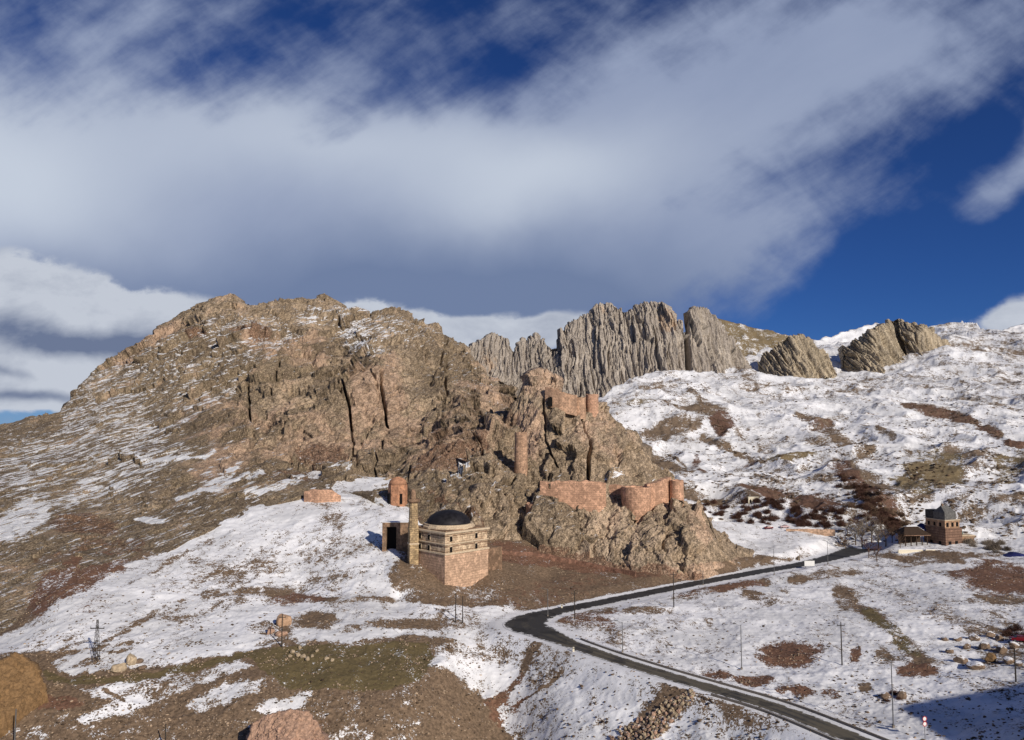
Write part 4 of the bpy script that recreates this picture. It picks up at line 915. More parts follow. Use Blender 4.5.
for (za, zb) in ((z2 - .95, z2 - .6), (z3 - 1.0, z3 - .65), (z1 + .35, z1 + .6)):
    MB().box(.21, S_ - .21, .21, S_ - .21, za, zb).build('stone_band', M_mosque_weath, mo)
dm = MB().lathe([(8.9, z3 + .6), (8.9, z3 + 1.3), (8.4, z3 + 1.5), (8.4, z3 + 2.0)], 16, (S_ / 2, S_ / 2, 0)).build('drum', M_cornice, mo)
MB().lathe([(7.5 * math.cos(a), z3 + 1.7 + 4.6 * math.sin(a)) for a in [math.radians(x) for x in range(0, 88, 7)]] + [(.1, z3 + 6.3)], 40, (S_ / 2, S_ / 2, 0)).build('dome', M_dome, mo, True)
# high wall behind the dome at the right, wing at the left with its open doorway, long retaining wall to the right
MB().box(13.5, S_ + 4.0, S_ - 3.5, S_ - 1.0, z1, -32.8).build('rear_wall', M_mosque_weath, mo, bevel=.1)
MB().box(S_ + .02, S_ + 9.0, 2.5, 9.5, -58, -42.2).build('retaining_wall', M_mosque_weath, mo, bevel=.1)
cw = thing('courtyard_wall', 'low brown courtyard wall with a dark gateway left of the minaret', 'wall')
DW = 270.0; xa, xb, xc, xd = (xof(q, DW) for q in (383.5, 387.5, 397.5, 409)); zt_, zo_, zb_ = zof(522.5, DW), zof(527, DW), zof(556, DW)
MB().box(xa, xb, DW, DW + 2.2, zb_, zt_).build('pier', M_mosque_weath, cw, bevel=.1); MB().box(xc, xd, DW, DW + 2.2, zb_, zt_).build('pier', M_mosque_weath, cw, bevel=.1)
MB().box(xb - .01, xc + .01, DW + .05, DW + 2.15, zo_, zt_ - .05).build('lintel', M_mosque_weath, cw); MB().box(xb, xc, DW + 1.6, DW + 2.1, zb_, zo_).build('gateway', M_black, cw)
MB().box(xa - .1, xd, DW - .1, DW + 2.4, zt_, zt_ + .3).build('snow_cap', M_snow, cw, bevel=.08)
tw = thing('terrace_wall', 'long low red stone terrace wall running right from the mosque', 'wall')
_t = []
for a_, b_5 in ((498, 551), (520, 552.5), (545, 554.5), (575, 561), (605, 567.5), (635, 573)):
    q_ = spot(a_, b_5 + 1.5, ['ground', 'castle_crag_foot', 'mountain']); _t.append((a_, b_5 - 1.2, b_5 + 6, q_.y))
wall_grid('masonry', _t, .9, masonry('red_terrace_stone', (.30, .16, .11), (.24, .13, .09), (.18, .11, .08), stain=.6), tw, seed=44, jag=.35)
# minaret: stands on its own square base at the left corner
DM = 259.0
mi = thing('minaret', 'broken old stone minaret at the left corner of the domed mosque', 'minaret', (xof(413.2, DM, 540), DM, 0), math.radians(20))
sh = MB().box(-1.5, 1.5, -1.5, 1.5, -54, zof(529, DM)).build('base', M_minaret, mi, bevel=.1)
MB().box(-1.65, 1.65, -1.65, 1.65, zof(544, DM), zof(542.6, DM)).build('band', M_cornice, sh)
MB().lathe([(1.95, zof(529, DM)), (1.6, zof(524, DM)), (1.5, zof(512, DM)), (1.42, zof(503, DM))], 12).build('shaft', M_minaret, mi)
MB().lathe([(1.42, zof(503, DM)), (2.1, zof(501.5, DM)), (2.2, zof(500.2, DM)), (2.0, zof(498.8, DM)), (1.4, zof(498.8, DM) - .05)], 12, jag=0).build('balcony', M_mosque_weath, mi)
MB().lathe([(1.0, zof(499.5, DM)), (.95, zof(496, DM)), (.9, zof(493, DM)), (.7, zof(490, DM))], 12, (-.2, 0, 0), jag=.5).build('broken_top', M_mosque_weath, mi)

# ------------------------------------------------------------------ stone house on the right
HD = 334.0; hz = zof(548.5, HD)
hs = thing('stone_house', 'tall striped stone house with steep dark slate roof beside the road end', 'house', (xof(946, HD, 545), HD, hz), math.radians(18))
MB().box(0, 9.3, 0, 11.5, -3, 8.4).build('wall', M_house, hs, bevel=.05)
MB().box(.5, 8.6, .6, 10.8, 8.4, 11.6).build('upper_storey', M_houseup, hs, bevel=.05)
MB().box(.2, 8.9, .3, 11.1, 11.6, 11.95).build('eaves', M_cornice, hs)
rf = MB().box(.6, 6.8, .6, 6.6, 11.95, 15.0).gable(.6, 6.8, .6, 6.6, 15.0, 17.8, 1.2).build('roof', M_slatel, hs)
MB().box(.6, 5.2, 6.7, 10.9, 11.95, 15.6).build('rear_roof', M_slate, hs)
MB().box(2.3, 3.0, 3.3, 4.0, 16.8, 18.6).build('chimney', M_mosque_weath, hs)
for fx in (1.8, 4.6, 7.2):
    MB().box(fx - .55, fx + .55, .42, .7, 9.0, 10.8).build('window', M_black, hs)
for fy in (3, 6, 9):
    MB().box(.42, .7, fy - .5, fy + .5, 9.0, 10.6).build('window', M_black, hs)
for fx in (2.2, 5.8):
    MB().box(fx - .75, fx + .75, -.1, .2, .6, 2.9).build('window', M_black, hs)
for fy in (3, 7.5):
    MB().box(-.1, .2, fy - .6, fy + .6, .6, 2.7).build('window', M_black, hs)
HD2 = 338.0
an = thing('arched_annex', 'low orange stone annex with dark arched doorway right of the striped house', 'annex', (xof(962, HD2, 545), HD2, hz), math.radians(2))
MB().box(0, 5.6, 0, 5, -2, 4.6).build('wall', M_houseup, an, bevel=.05)
MB().box(-.2, 5.8, -.2, 5.2, 4.6, 5.1).build('cornice', M_cornice, an)
MB().box(.9, 2.3, -.08, .2, -2, 2.2).lathe([(.7, -.08), (.7, .2)], 14, (0, 0, 0)).build('doorway', M_black, an) if False else MB().box(.9, 2.5, -.08, .2, -2, 2.5).build('doorway', M_black, an)
MB().box(3.9, 4.7, -.08, .2, .4, 2.0).build('window', M_black, an)
MB().lathe([(1.4, 5.1), (1.4, 5.9), (1.0, 7.2), (.3, 8.2), (.05, 8.8)], 14, (.6, 2.5, 0)).build('cupola', M_green, an, True)
HD3 = 337.0
pv = thing('timber_pavilion', 'dark open timber pavilion with snowy hipped roof left of the striped house', 'pavilion', (xof(905.5, HD3, 545), HD3, hz), math.radians(4))
MB().gable(-1.2, 11.2, -1.2, 8.4, 5.4, 8.4, 3.2).build('roof', M_timber, pv)
MB().gable(2.0, 10.4, 2.7, 7.9, 6.9, 8.6, 2.0).build('roof_snow', M_snow, pv)
MB().box(-1.0, 11.0, -1.0, -.6, 5.0, 5.4).build('beam', M_house, pv)
MB().box(0, 10, 5.0, 5.4, -2, 5.4).build('rear_wall', M_timber, pv)
MB().box(-.4, 10.4, -.4, 5.4, -2, .25).build('floor', M_timber, pv)
for fx in (0, 2.5, 5, 7.5, 9.8):
    MB().box(fx - .16, fx + .16, -.2, .12, 0, 5.4).build('post', M_timber, pv)
fw = thing('garden_wall', 'low pale garden wall running in front of the striped house and pavilion', 'wall')
m_ = MB(); s_ = MB()
for (a, b) in ((894, 918), (921, 938), (941, 959)):
    xa, xb = xof(a, 326), xof(b, 326); m_.box(xa, xb, 326, 326.5, hz - 3, hz + .75); s_.box(xa, xb, 325.96, 326.54, hz + .75, hz + .95)
m_.build('masonry', M_cream, fw, bevel=.05); s_.build('snow_cap', M_snow, fw, bevel=.05)

# small arcade, roadside wall
p_ = spot(752, 501, ['hillside']); ar = thing('arcade', 'tiny cream arcade with three dark arches among shrubs', 'arcade', (xof(746.8, p_.y), p_.y, p_.z - .1), math.radians(-4))
sc_ = p_.y / F; W_ = 10.2 * sc_; H_ = 6.0 * sc_
MB().box(0, W_, 0, 2.4, H_ * .62, H_).build('lintel', M_cream, ar, bevel=.04)
for i in range(4):
    x = i * (W_ - .55) / 3; MB().box(x, x + .55, 0, .55, -2, H_ * .62).build('pier', M_cream, ar)
for i in range(3):
    x = .55 + i * (W_ - .55) / 3; w2 = (W_ - .55) / 3 - .55
    for xx in (x, x + w2 - .3): MB().box(xx, xx + .3, 0, .5, H_ * .5, H_ * .62).build('bracket', M_cream, ar)
MB().box(.02, W_ - .02, 2.1, 2.4, -2, H_ * .62).build('rear_wall', M_timber, ar)
dw = thing('dry_stone_wall', 'low tan stone wall beside the valley track under the brown shrubs', 'wall')
for (xa, xb, Dw, ya) in ((747, 790, 388, 530.5), (790, 835, 378, 529.8)):
    pass
wall_grid('masonry', [(786, 529, 536, 372), (800, 529.2, 536, 370), (818, 529.5, 536, 368), (835, 529.8, 536, 366)], 1.0, M_mosque_lo, dw, seed=31, jag=.2)

# ------------------------------------------------------------------ roadside board, round signs, poles
bd = thing('sign_board', 'white rectangular board on two posts beside the upper road', 'sign board', (0, 0, 0))
BD = float(Dz(806, 568, ROAD_Z + .3)) - 1
x0, x1 = xof(800.8, BD), xof(810.8, BD); zb_, zt_ = zof(566, BD), zof(560.8, BD)
MB().box(x0, x1, BD, BD + .12, zb_, zt_).build('panel', M_white, bd, bevel=.03)
MB().box(x0 - .1, x1 + .1, BD - .03, BD + .16, zt_ + .001, zt_ + .14).box(x0 - .1, x0 + .02, BD - .03, BD + .16, zb_, zt_).build('edge_frame', M_steel, bd)
for x in (x0 + .5, x1 - .5): MB().box(x - .08, x + .08, BD + .13, BD + .27, zb_ - 3, zt_).build('post', M_steel, bd)
p_ = spot(924, 737, ['ground']); SD_ = p_.y
sg = thing('road_signs', 'two round white signs with red rims on one post in the shade', 'road sign', (p_.x, p_.y, p_.z), math.radians(12))
sH = zof(716, SD_) - p_.z
MB().rod((0, 0, -.5), (0, 0, sH), .05).build('post', M_steel, sg)
for zc in (sH - .45, sH - 1.35):
    d_ = MB().rod((0, -.09, zc), (0, -.05, zc), .43, .43, 24).build('sign_face', M_white, sg)
    rr = MB(); n = 28
    for i in range(n):
        pass
    vs = []; fs = []
    for i in range(n):
        t = 2 * math.pi * i / n
        for (r, y) in ((.44, -.04), (.44, -.12), (.34, -.12), (.34, -.091)): vs.append((r * math.cos(t), y, zc + r * math.sin(t)))
    for i in range(n):
        for j in range(3): a = i * 4 + j; b = ((i + 1) % n) * 4 + j; fs.append((a, a + 1, b + 1, b))
    rr.add(vs, fs).build('rim', M_red, d_)
def pole(px, base, top, kind, label, mat=None, lay=('ground', 'hillside')):
    p = spot(px, base, list(lay), 1.6); Dp = p.y; H = zof(top, Dp) - p.z
    mat = mat or M_steel
    nm = {'lamp': 'street_lamp', 'utility': 'utility_pole', 'lattice': 'lattice_pole', 'bare': 'utility_pole'}[kind]
    cat = {'lamp': 'street lamp', 'lattice': 'pylon'}.get(kind, 'utility pole')
    t = thing(nm, label, cat, p, 0, {'lamp': 'street lamps along the winding road', 'utility': 'power poles across the snow', 'bare': 'power poles across the snow'}.get(kind))
    if kind == 'lattice':
        m = MB(); w0, w1 = .62, .14
        for sx, sy in ((-1, -1), (1, -1), (1, 1), (-1, 1)): m.rod((sx * w0, sy * w0, -.6), (sx * w1, sy * w1, H), .07, .05, 5)
        for i in range(9):
            a, b = i / 9, (i + 1) / 9; wa, wb = w0 + (w1 - w0) * a, w0 + (w1 - w0) * b
            for (s1, s2) in (((-1, -1), (1, -1)), ((1, -1), (1, 1)), ((1, 1), (-1, 1)), ((-1, 1), (-1, -1))):
                m.rod((s1[0] * wa, s1[1] * wa, H * a), (s2[0] * wb, s2[1] * wb, H * b), .03, None, 4)
        m.build('mast', M_darkpole, t)
        MB().box(-1.7, 1.7, -.09, .09, H * .78, H * .78 + .2).build('crossarm', M_darkpole, t)
        for x in (-1.6, 0, 1.6):
            MB().rod((x, 0, H * .78 + .2), (x, 0, H * .78 + .6), .08, .05, 6).build('insulator', M_slatel, t)
    elif kind == 'lamp':
        MB().rod((0, 0, -.6), (0, 0, H), .13, .075, 8).build('pole', mat, t)
        MB().box(-.2, .2, -.2, .2, -.3, .45).build('foot', M_concrete, t)
        for s in (-1, ):
            a_ = MB().rod((0, 0, H - .15), (s * 1.5, -.2, H + .35), .05, .04, 6).build('arm', mat, t)
            MB().box(s * 1.5 - .45, s * 1.5 + .35, -.35, -.05, H + .28, H + .42).build('lamp_head', M_slatel, a_)
    else:
        MB().rod((0, 0, -.6), (0, 0, H), .17, .11, 8).build('pole', mat, t)
        if kind == 'utility':
            MB().box(-.9, .9, -.07, .07, H - .9, H - .75).build('crossarm', mat, t)
            for x in (-.8, 0, .8): MB().rod((x, 0, H - .75), (x, 0, H - .4), .06, .05, 6).build('insulator', M_slatel, t)
    return t
pole(96.3, 660, 619.5, 'lattice', 'dark lattice power mast standing on the snowy terrace at left')
pole(283, 646.5, 614, 'utility', 'dark utility pole standing below the orange boulder', M_darkpole)
pole(14, 748, 709, 'bare', 'grey steel pole in front of the ochre crag', M_steel)
pole(165, 750, 724, 'bare', 'short dark pole cut by the lower edge of the picture', M_darkpole)
pole(455.8, 621, 593, 'bare', 'thin pole left of its twin below the mosque footing', M_darkpole)
pole(463.3, 622, 596, 'bare', 'thin pole right of its twin below the mosque footing', M_darkpole)
pole(547.5, 615, 589, 'lamp', 'thin street lamp nearest the inside of the hairpin bend')
pole(574.5, 618, 591, 'utility', 'dark utility pole just right of the hairpin bend', M_darkpole)
pole(622, 651, 622, 'lamp', 'street lamp on the inner verge below the hairpin bend')
pole(674.3, 606, 572, 'utility', 'dark utility pole rising across the upper road', M_darkpole)
pole(703.5, 583.5, 571, 'lamp', 'small far street lamp under the tan slope')
pole(774, 573.5, 549, 'lamp', 'street lamp left of the white board')
pole(828, 562.5, 541, 'lamp', 'street lamp right of the white board at the wide bend')
pole(741.5, 668, 625, 'lamp', 'tall thin street lamp above the two dark earth patches')
pole(842, 664, 622, 'utility', 'dark utility pole beside the small round red patch', M_darkpole)
pole(893.3, 726, 660, 'lamp', 'tallest street lamp on the road verge by the round signs')
pole(1016.5, 680.5, 648, 'bare', 'dark pole at the edge of the shade on the far right', M_darkpole)

# guard posts beside the lower road
gp = None
for i, px in enumerate((573, 562)):
    p = spot(px, 650 if i == 0 else 607, ['ground'], 1.6)
    g = thing('marker_post', ['short pale marker post on the outer edge of the lower road', 'short pale marker post at the inner side of the bend'][i], 'marker post', p)
    MB().box(-.22, .22, -.15, .15, -.3, 1.1).build('post', M_cream, g, bevel=.03); MB().box(-.23, .23, -.16, .16, .75, .95).build('band', M_darkpole, g)

# ------------------------------------------------------------------ cars
def make_car(label, mat, loc, rz):
    t = thing('parked_car', label, 'car', loc, rz, 'cars parked in the valley')
    prof = [(-2.1, .35), (-2.15, .75), (-1.9, .95), (-1.05, 1.02), (-.55, 1.45), (.95, 1.47), (1.5, 1.05), (2.05, .95), (2.15, .7), (2.1, .35)]
    n = len(prof); vs = []
    for y, k_ in ((-.85, 1), (.85, 1)):
        vs += [(x, y * (.84 if z > 1.1 else 1), z) for x, z in prof]
    fs = [tuple(range(n)), tuple(range(n, 2 * n))[::-1]] + [(i, n + i, n + (i + 1) % n, (i + 1) % n) for i in range(n)]
    MB().add(vs, fs).build('body', mat, t, bevel=.05)
    for s in (-1, 1):
        y = s * .80
        MB().add([(-.92, y, 1.08), (-.5, y * .93, 1.38), (.88, y * .93, 1.38), (1.3, y, 1.08), (-.92, y * .9, 1.08), (-.5, y * .83, 1.38), (.88, y * .83, 1.38), (1.3, y * .9, 1.08)],
                 [(0, 1, 2, 3), (7, 6, 5, 4), (0, 4, 5, 1), (1, 5, 6, 2), (2, 6, 7, 3), (3, 7, 4, 0)]).build('side_window', M_glass, t).location = (0, s * .02, 0)
    MB().add([(-1.06, -.68, 1.05), (-.60, -.62, 1.42), (-.60, .62, 1.42), (-1.06, .68, 1.05), (-.95, -.68, 1.02), (-.5, -.62, 1.40), (-.5, .62, 1.40), (-.95, .68, 1.02)],
             [(0, 1, 2, 3), (7, 6, 5, 4), (0, 4, 5, 1), (1, 5, 6, 2), (2, 6, 7, 3), (3, 7, 4, 0)]).build('windscreen', M_glass, t)
    for x in (-1.35, 1.3):
        for s in (-1, 1):
            w_ = MB().rod((x, s * .70, .33), (x, s * .90, .33), .33, .33, 16).build('wheel', M_rubber, t)
            MB().rod((x, s * .89, .33), (x, s * .915, .33), .18, .18, 12).build('rim', M_steel, w_)
    for s in (-1, 1): MB().box(-2.17, -2.08, s * .62 - .15, s * .62 + .15, .65, .8).build('headlight', M_white, t)
    return t
make_car('dark red car parked under the brown shrubs beyond the road', M_carred, spot(769, 527, ['hillside', 'ground']), math.radians(8))
make_car('pale pink car parked right of a dark red one under shrubs', M_carpale, spot(784, 526.5, ['hillside', 'ground']), math.radians(-5))
make_car('dark red car half out of view at the far right edge', M_carred, spot(1018, 641, ['ground']) + Vector((0, 0, .1)), math.radians(-12))
# ------------------------------------------------------------------ boulders
def rock_mesh(seed, sx=1, sy=1, sz=.75, sub=3, cut=.0, cap=0.0):
    bm = bmesh.new(); bmesh.ops.create_icosphere(bm, subdivisions=sub, radius=1)
    V = np.array([v.co[:] for v in bm.verts]); rg = np.random.default_rng(seed)
    for _ in range(9):                                  # planar facets
        d = rg.normal(size=3); d /= np.linalg.norm(d); h = rg.uniform(.55, .85)
        t = V @ d; V = V - np.where(t > h, t - h, 0)[:, None] * d
    V = V * (1 + .13 * fbm(V * 1.6 + seed, 4, .55, seed))[:, None] * np.array([sx, sy, sz])
    for v, c in zip(bm.verts, V): v.co = c
    me = bpy.data.meshes.new('rock'); bm.to_mesh(me); bm.free()
    a = me.attributes.new('cap', 'FLOAT', 'POINT'); a.data.foreach_set('value', np.full(len(me.vertices), cap, np.float32))
    return me
def boulder(px, py, wpx, hpx, mat, label, name='boulder', seed=0, cap=0.0, lay=None, rot=0, group=None, sub=4):
    """px, py = middle of its foot; size in the photograph's pixels at its distance"""
    p = spot(px, py, lay or ['ground', 'hillside', 'castle_crag_foot'], 1.8); k_ = p.y / F
    me = rock_mesh(abs(seed + int(px)) + 1, 1, .8, 1, sub, cap=cap); me.materials.append(mat)
    me.polygons.foreach_set('use_smooth', [sub > 3] * len(me.polygons))
    o = bpy.data.objects.new(name, me); C.objects.link(o); o.scale = (wpx * k_ / 2, wpx * k_ / 2, hpx * k_ * .62)
    o.location = p + Vector((0, wpx * k_ * .25, hpx * k_ * .32)); o.rotation_euler = (0, math.radians(rot), random.uniform(0, .6))
    return tag(o, label, 'boulder', group)
boulder(117, 671, 17, 10, M_st_pale, 'broad flat cream boulder on the snowy terrace near the mast', seed=1, rot=-8)
boulder(130, 664, 10, 12, M_st_pale, 'upright tan boulder behind the broad cream one on the terrace', seed=2)
boulder(138, 662, 9, 6, M_st_brown, 'small brown boulder right of the upright tan one', seed=3)
boulder(140, 669, 10, 5, M_st_brown, 'low brown slab at the foot of the upright tan boulder', seed=4)
boulder(283, 625, 15, 13, M_st_orange, 'orange boulder on the snow left of the round brown mound', seed=5)
boulder(270, 633, 11, 7, M_st_pink, 'pinkish boulder lying below the orange one', seed=6); boulder(281, 635, 12, 5, M_st_pink, 'flat pink slab of rock below the orange boulder', seed=7)
boulder(993, 661, 12, 9, M_st_ochre, 'ochre boulder among snow covered rocks at right', seed=11)
boulder(679, 571.5, 4, 4, M_st_pale, 'small pale boulder at the foot of the tan slope', seed=12)
boulder(478, 563, 11, 4, M_st_pale, 'pale flat boulder on the red bank right of the mosque', seed=13); 
for i, (px, py, w_, h_) in enumerate([(293, 652, 5, 4), (298, 655, 5, 4), (303, 657, 6, 5), (308, 660, 5, 5), (312, 656, 4, 3), (299, 648, 4, 4), (325, 659, 6, 3), (332, 660, 5, 3), (317, 651, 4, 3), (290, 656, 5, 3)]):
    boulder(px, py, w_, h_, M_st_pale, 'small cream stone in the cluster on the olive bank', name='stone', seed=20 + i, group='cream stones on the olive bank', sub=2)
sp_ = [(962, 662, 16, 7), (978, 668, 20, 7), (1003, 652, 14, 8), (985, 648, 12, 8), (968, 648, 10, 6), (1010, 662, 14, 6), (950, 652, 9, 5), (975, 640, 12, 7), (1015, 648, 12, 8), (990, 636, 10, 6), (958, 640, 9, 5), (1000, 640, 9, 6), (945, 640, 8, 4), (1020, 665, 9, 5), (903, 697, 12, 8), (887, 698, 12, 6)]
for i, (px, py, w_, h_) in enumerate(sp_):
    boulder(px, py, w_, h_, M_st_brown, 'snow capped brown boulder in the rocky patch at lower right', name='boulder', seed=40 + i, cap=.75, group='snow capped boulders at lower right', sub=3)
# rubble heap under the lower road
rub = []
for i in range(6):
    me = rock_mesh(300 + i, 1, .8, .8, 2, cap=(.55 if i % 2 else 0)); me.materials.append([M_st_pale, M_st_pink, M_st_pale, M_st_brown][i % 4]); rub.append(me)
for i in range(230):
    t = random.random() ** .8; cx = 693 - 72 * t + random.uniform(-1, 1) * (5 + 21 * t); cy = 690 + 56 * t + random.uniform(-6, 6) * (.4 + t)
    p = spot(cx, cy, ['ground'], 1.8); o = bpy.data.objects.new('rubble_stone', random.choice(rub)); C.objects.link(o)
    s = random.uniform(.25, .72); o.scale = (s * random.uniform(.8, 1.4), s, s * random.uniform(.6, 1.0)); o.location = p + Vector((0, 0, s * .3)); o.rotation_euler = (random.random(), random.random(), random.random() * 6)
    tag(o, 'broken stone in the rubble heap below the lower road', 'stone', 'stones of the rubble heap')

# ------------------------------------------------------------------ bare trees and bushes
def twig_mesh(m, a, d, L, r, depth, spread=.6):
    b = a + d * L; m.rod(a, b, r, r * .62, 3 if depth < 3 else 5)
    if depth == 0: return
    for i in range(random.choice((2, 3, 3))):
        t = random.uniform(.45, 1.0)
        nd = (d + Vector((random.gauss(0, spread), random.gauss(0, spread), random.gauss(.12, spread * .6)))).normalized()
        twig_mesh(m, a + d * L * t, nd, L * random.uniform(.58, .8), r * .58, depth - 1, spread)
def tree_meshes(seed):
    random.seed(seed); tr = MB(); tr.rod((0, 0, -.5), (.1, 0, 1.6), .17, .12, 7); tr.rod((.1, 0, 1.6), (.05, .1, 2.6), .12, .08, 6)
    cr = MB()
    for i in range(7):
        a = i * .9 + random.random(); twig_mesh(cr, Vector((.08, .03, random.uniform(1.2, 2.6))), Vector((math.cos(a) * .6, math.sin(a) * .6, .8)).normalized(), random.uniform(1.2, 1.8), .09, 4, .45)
    return tr, cr
def bush_mesh(seed, n=240):
    random.seed(seed); m = MB()
    for i in range(n):
        a = random.uniform(0, 6.283); e = math.acos(random.uniform(0.02, .98)); d = Vector((math.cos(a) * math.sin(e), math.sin(a) * math.sin(e), math.cos(e) * .85))
        o = Vector((random.gauss(0, .22), random.gauss(0, .22), 0)); L = random.uniform(.6, 1.05); r = .02
        b = o + d * L; sd2 = d.orthogonal().normalized()
        m.add([o - sd2 * r, o + sd2 * r, b], [(0, 1, 2)])
        for j in range(5):
            c = o + d * L * random.uniform(.4, 1); d2 = (d + Vector((random.gauss(0, .7), random.gauss(0, .7), random.gauss(0, .5)))).normalized() * random.uniform(.12, .3); s2 = d2.orthogonal().normalized() * .018
            m.add([c - s2, c + s2, c + d2], [(0, 1, 2)])
    return m
protos = []
for sd3 in (1, 2, 3):
    tr, cr = tree_meshes(sd3); protos.append((tr, cr))
random.seed(5)
tree_me = []
for i, (tr, cr) in enumerate(protos):
    for mt in (M_twig, M_twiggrey, M_twigred):
        a = tr.build('trunk', M_bark); b = cr.build('crown', mt); tree_me.append((a.data, b.data)); bpy.data.objects.remove(a); bpy.data.objects.remove(b)
tree_spots = [(846, 547, 14, 0, 'bare brown tree at the wide bend of the road'), (855, 543, 20, 1, 'tall grey bare tree behind the wide bend'), (863, 545, 24, 1, 'tallest grey bare tree in the clump behind the bend'), (871, 541, 22, 1, 'grey bare tree left of the snowy track'),
              (868, 556, 18, 2, 'reddish bare tree at the end of the road'), (878, 549, 24, 1, 'pale grey bare tree in the middle of the clump'), (885, 545, 20, 0, 'brown bare tree above the snowy track'), (876, 560, 15, 2, 'small reddish tree closest to the snowy road verge'), (892, 541, 15, 0, 'brown bare tree left of the timber pavilion'),
              (899, 546, 13, 0, 'small brown tree at the corner of the timber pavilion'), (858, 533, 16, 2, 'dark reddish tree high behind the wide bend'), (870, 530, 18, 2, 'dark reddish tree high in the gully'), (848, 532, 12, 2, 'small dark red tree beside the valley shrubs'), (882, 530, 16, 0, 'brown tree at the mouth of the gully')]
for i, (px, py, hpx, kd, lb) in enumerate(tree_spots):
    p = spot(px, py, ['ground', 'hillside']); tm, cm = tree_me[(i % 3) * 3 + (0, 1, 2)[kd]]
    t = thing('bare_tree', lb, 'tree', p, random.uniform(0, 6), 'bare winter trees by the bend', hpx * p.y / F / 4.9)
    for nm, me in (('trunk', tm), ('crown', cm)):
        o = bpy.data.objects.new(nm, me); C.objects.link(o); o.parent = t
bush_me = []
for sd3 in (11, 12, 13):
    for mt in (M_twigred, M_twig, M_twiggrey):
        a = bush_mesh(sd3).build('bush', mt); bush_me.append(a.data); bpy.data.objects.remove(a)
random.seed(9)
def bush(px, py, wpx, hpx, kd, lb, grp, lay=('hillside', 'ground')):
    p = spot(px, py, list(lay)); o = bpy.data.objects.new('bare_bush', random.choice(bush_me[kd::3])); C.objects.link(o)
    k_ = p.y / F; o.location = p - Vector((0, 0, .15)); o.scale = (wpx * k_ / 1.9, wpx * k_ / 1.9, hpx * k_ / .95); o.rotation_euler = (0, 0, random.uniform(0, 6))
    tag(o, lb, 'bush', grp)
for (x0, x1, y0, y1, n, kd, wd, lb, grp) in [
    (740, 785, 498, 510, 22, 0, 7, 'dark bare bush on the brown bank below the white arcade', 'bushes below the arcade'),
    (788, 845, 508, 526, 46, 0, 8, 'dark red bare bush in the thicket behind the valley track', 'bushes of the valley thicket'),
    (735, 790, 512, 523, 22, 0, 7, 'dark bare bush above the parked cars', 'bushes above the parked cars'),
    (686, 735, 500, 516, 16, 0, 6, 'dark bare bush right of the castle wall', 'bushes right of the castle wall'),
    (966, 1008, 541, 551, 16, 2, 9, 'grey pink bare bush in the row right of the stone house', 'bushes right of the house'),
    (1006, 1024, 628, 636, 7, 0, 10, 'dark bush behind the red car at the right edge', 'bushes behind the red car'),
    (880, 905, 690, 701, 6, 0, 8, 'reddish bush at the left end of the shaded snow', 'bushes at the end of the shade')]:
    for i in range(n):
        w_ = wd * random.uniform(.7, 1.35); bush(random.uniform(x0, x1), random.uniform(y0, y1), w_, w_ * random.uniform(.6, .85), kd, lb, grp, ('ground',) if y0 > 620 else ('hillside', 'ground'))
for i in range(95):      # the gully of dark scrub running down to the bend
    t = random.random() ** .8; cx = 842 + 55 * t + random.gauss(0, 7); cy = 474 + 56 * t + random.gauss(0, 3)
    w_ = random.uniform(5, 11); bush(cx, cy, w_, w_ * .6, 0 if random.random() < .7 else 1, 'dark reddish bush in the gully running down to the bend', 'bushes of the gully')
tp = thing('tarpaulin', 'dark blue tarpaulin heaped behind the timber pavilion', 'tarpaulin', wpt(922, 531, 346))
me = rock_mesh(71, 1, .7, .8, 3); me.materials.append(M_tarp); o = bpy.data.objects.new('sheet', me); C.objects.link(o); o.parent = tp; o.scale = (4.2, 4, 3.4); o.location = (0, 0, 1)
p = spot(1017, 554, ['ground', 'hillside']); me = rock_mesh(72, 1, .7, .6, 3, cap=.5); me.materials.append(M_tarp); o = bpy.data.objects.new('tarpaulin', me); C.objects.link(o); o.scale = (6, 4, 3); o.location = p
tag(o, 'blue tarpaulin at the right edge beside the bush row', 'tarpaulin')

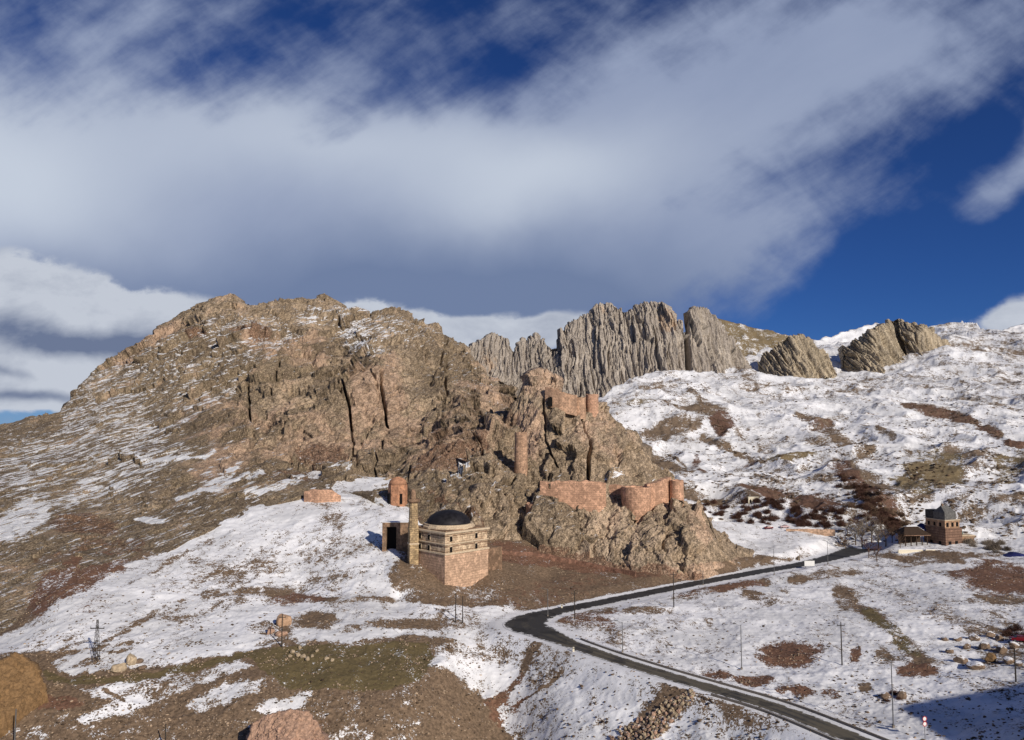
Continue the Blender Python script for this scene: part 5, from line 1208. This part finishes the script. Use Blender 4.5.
# ------------------------------------------------------------------ uncountable: stones and tufts strewn over the ground
def strewn(name, layer, n, size, mat, weight, seed, squash=.6, sub=1, cover=None):
    rg = np.random.default_rng(seed); P = o_P[layer]; X, Y = _PX[layer]; A = o_A[layer]
    W = weight(X, Y, A['snow'] if 'snow' in A else 0 * X) * np.clip((X > -40) & (X < 1070) & (Y < 790) & (P[..., 1] > 20), 0, 1)
    cell = (P[..., 1] / F); W = (W * cell ** 0).ravel(); W = W / W.sum()
    idx = rg.choice(W.size, n, p=W); B = P.reshape(-1, 3)[idx] + rg.normal(0, .25, (n, 3)) * [1, 1, 0]
    dep = B[:, 1] / F
    bm = bmesh.new(); bmesh.ops.create_icosphere(bm, subdivisions=sub, radius=1); tv = np.array([v.co[:] for v in bm.verts]); tf = np.array([[v.index for v in f.verts] for f in bm.faces]); bm.free()
    s = rg.uniform(size[0], size[1], n) ** 1 * rg.uniform(.5, 1.0, n); ang = rg.uniform(0, 6.28, n)
    jit = 1 + rg.uniform(-.3, .3, (n, len(tv), 1)); V = tv[None] * jit * np.stack([s * rg.uniform(.8, 1.7, n), s, s * squash * rg.uniform(.6, 1.3, n)], 1)[:, None]
    c, sn = np.cos(ang)[:, None], np.sin(ang)[:, None]
    V = np.stack([V[..., 0] * c - V[..., 1] * sn, V[..., 0] * sn + V[..., 1] * c, V[..., 2]], -1) + (B + [0, 0, 0])[:, None] + np.array([0, 0, .1]) * s[:, None, None]
    Fc = (tf[None] + (np.arange(n) * len(tv))[:, None, None]).reshape(-1, 3)
    me = bpy.data.meshes.new(name); me.vertices.add(V.shape[0] * V.shape[1]); me.vertices.foreach_set('co', V.reshape(-1).astype(np.float32))
    me.loops.add(Fc.size); me.loops.foreach_set('vertex_index', Fc.reshape(-1).astype(np.int32)); me.polygons.add(len(Fc)); me.polygons.foreach_set('loop_start', np.arange(0, Fc.size, 3, dtype=np.int32))
    me.update(calc_edges=True)
    # each stone one tone
    a = me.attributes.new('tone', 'FLOAT', 'POINT'); a.data.foreach_set('value', np.repeat(rg.random(n), len(tv)).astype(np.float32))
    me.materials.append(mat); o = bpy.data.objects.new(name, me); C.objects.link(o); o['kind'] = 'stuff'; return o
def toned(name, a_, b_2):
    m, n, bs = base_mat(name); n.l.new(n.mix(n.attr('tone'), a_, b_2), bs.inputs['Base Color']); return m
M_tuft = toned('dry_tufts', (.05, .035, .025), (.16, .11, .07)); M_peb = toned('loose_stone', (.11, .08, .06), (.44, .33, .23))
near_road = lambda P: None
def off_road(X, Y, P):
    Q = P.reshape(-1, 3)[:, :2]; d, hw = near_line(Q, RC[::6]); return (d > hw + 1.2).reshape(X.shape)
_off = off_road(*_PX['ground'], o_P['ground'])
cl = lambda X, Y, sd4, f=14.: np.clip(fbm(np.stack([X.ravel() / f, Y.ravel() / f * 2, 0 * X.ravel()], -1), 3, .6, sd4).reshape(X.shape) * 2.4, 0, 1) ** 1.5
strewn('dry_tufts', 'ground', 6500, (.12, .42), M_tuft, lambda X, Y, S: _off * (S < 1) * np.where(S > .4, .03 + cl(X, Y, 61) * (1.2 - S), .05), 1, .55)
strewn('loose_stones', 'ground', 9000, (.08, .34), M_peb, lambda X, Y, S: _off * np.where(S < .4, .12 + cl(X, Y, 62) * 2, .04), 2, .7)
strewn('hillside_tufts', 'hillside', 7000, (.4, 1.4), M_tuft, lambda X, Y, S: .02 + cl(X, Y, 63, 18.) * (1.1 - S), 3, .5)
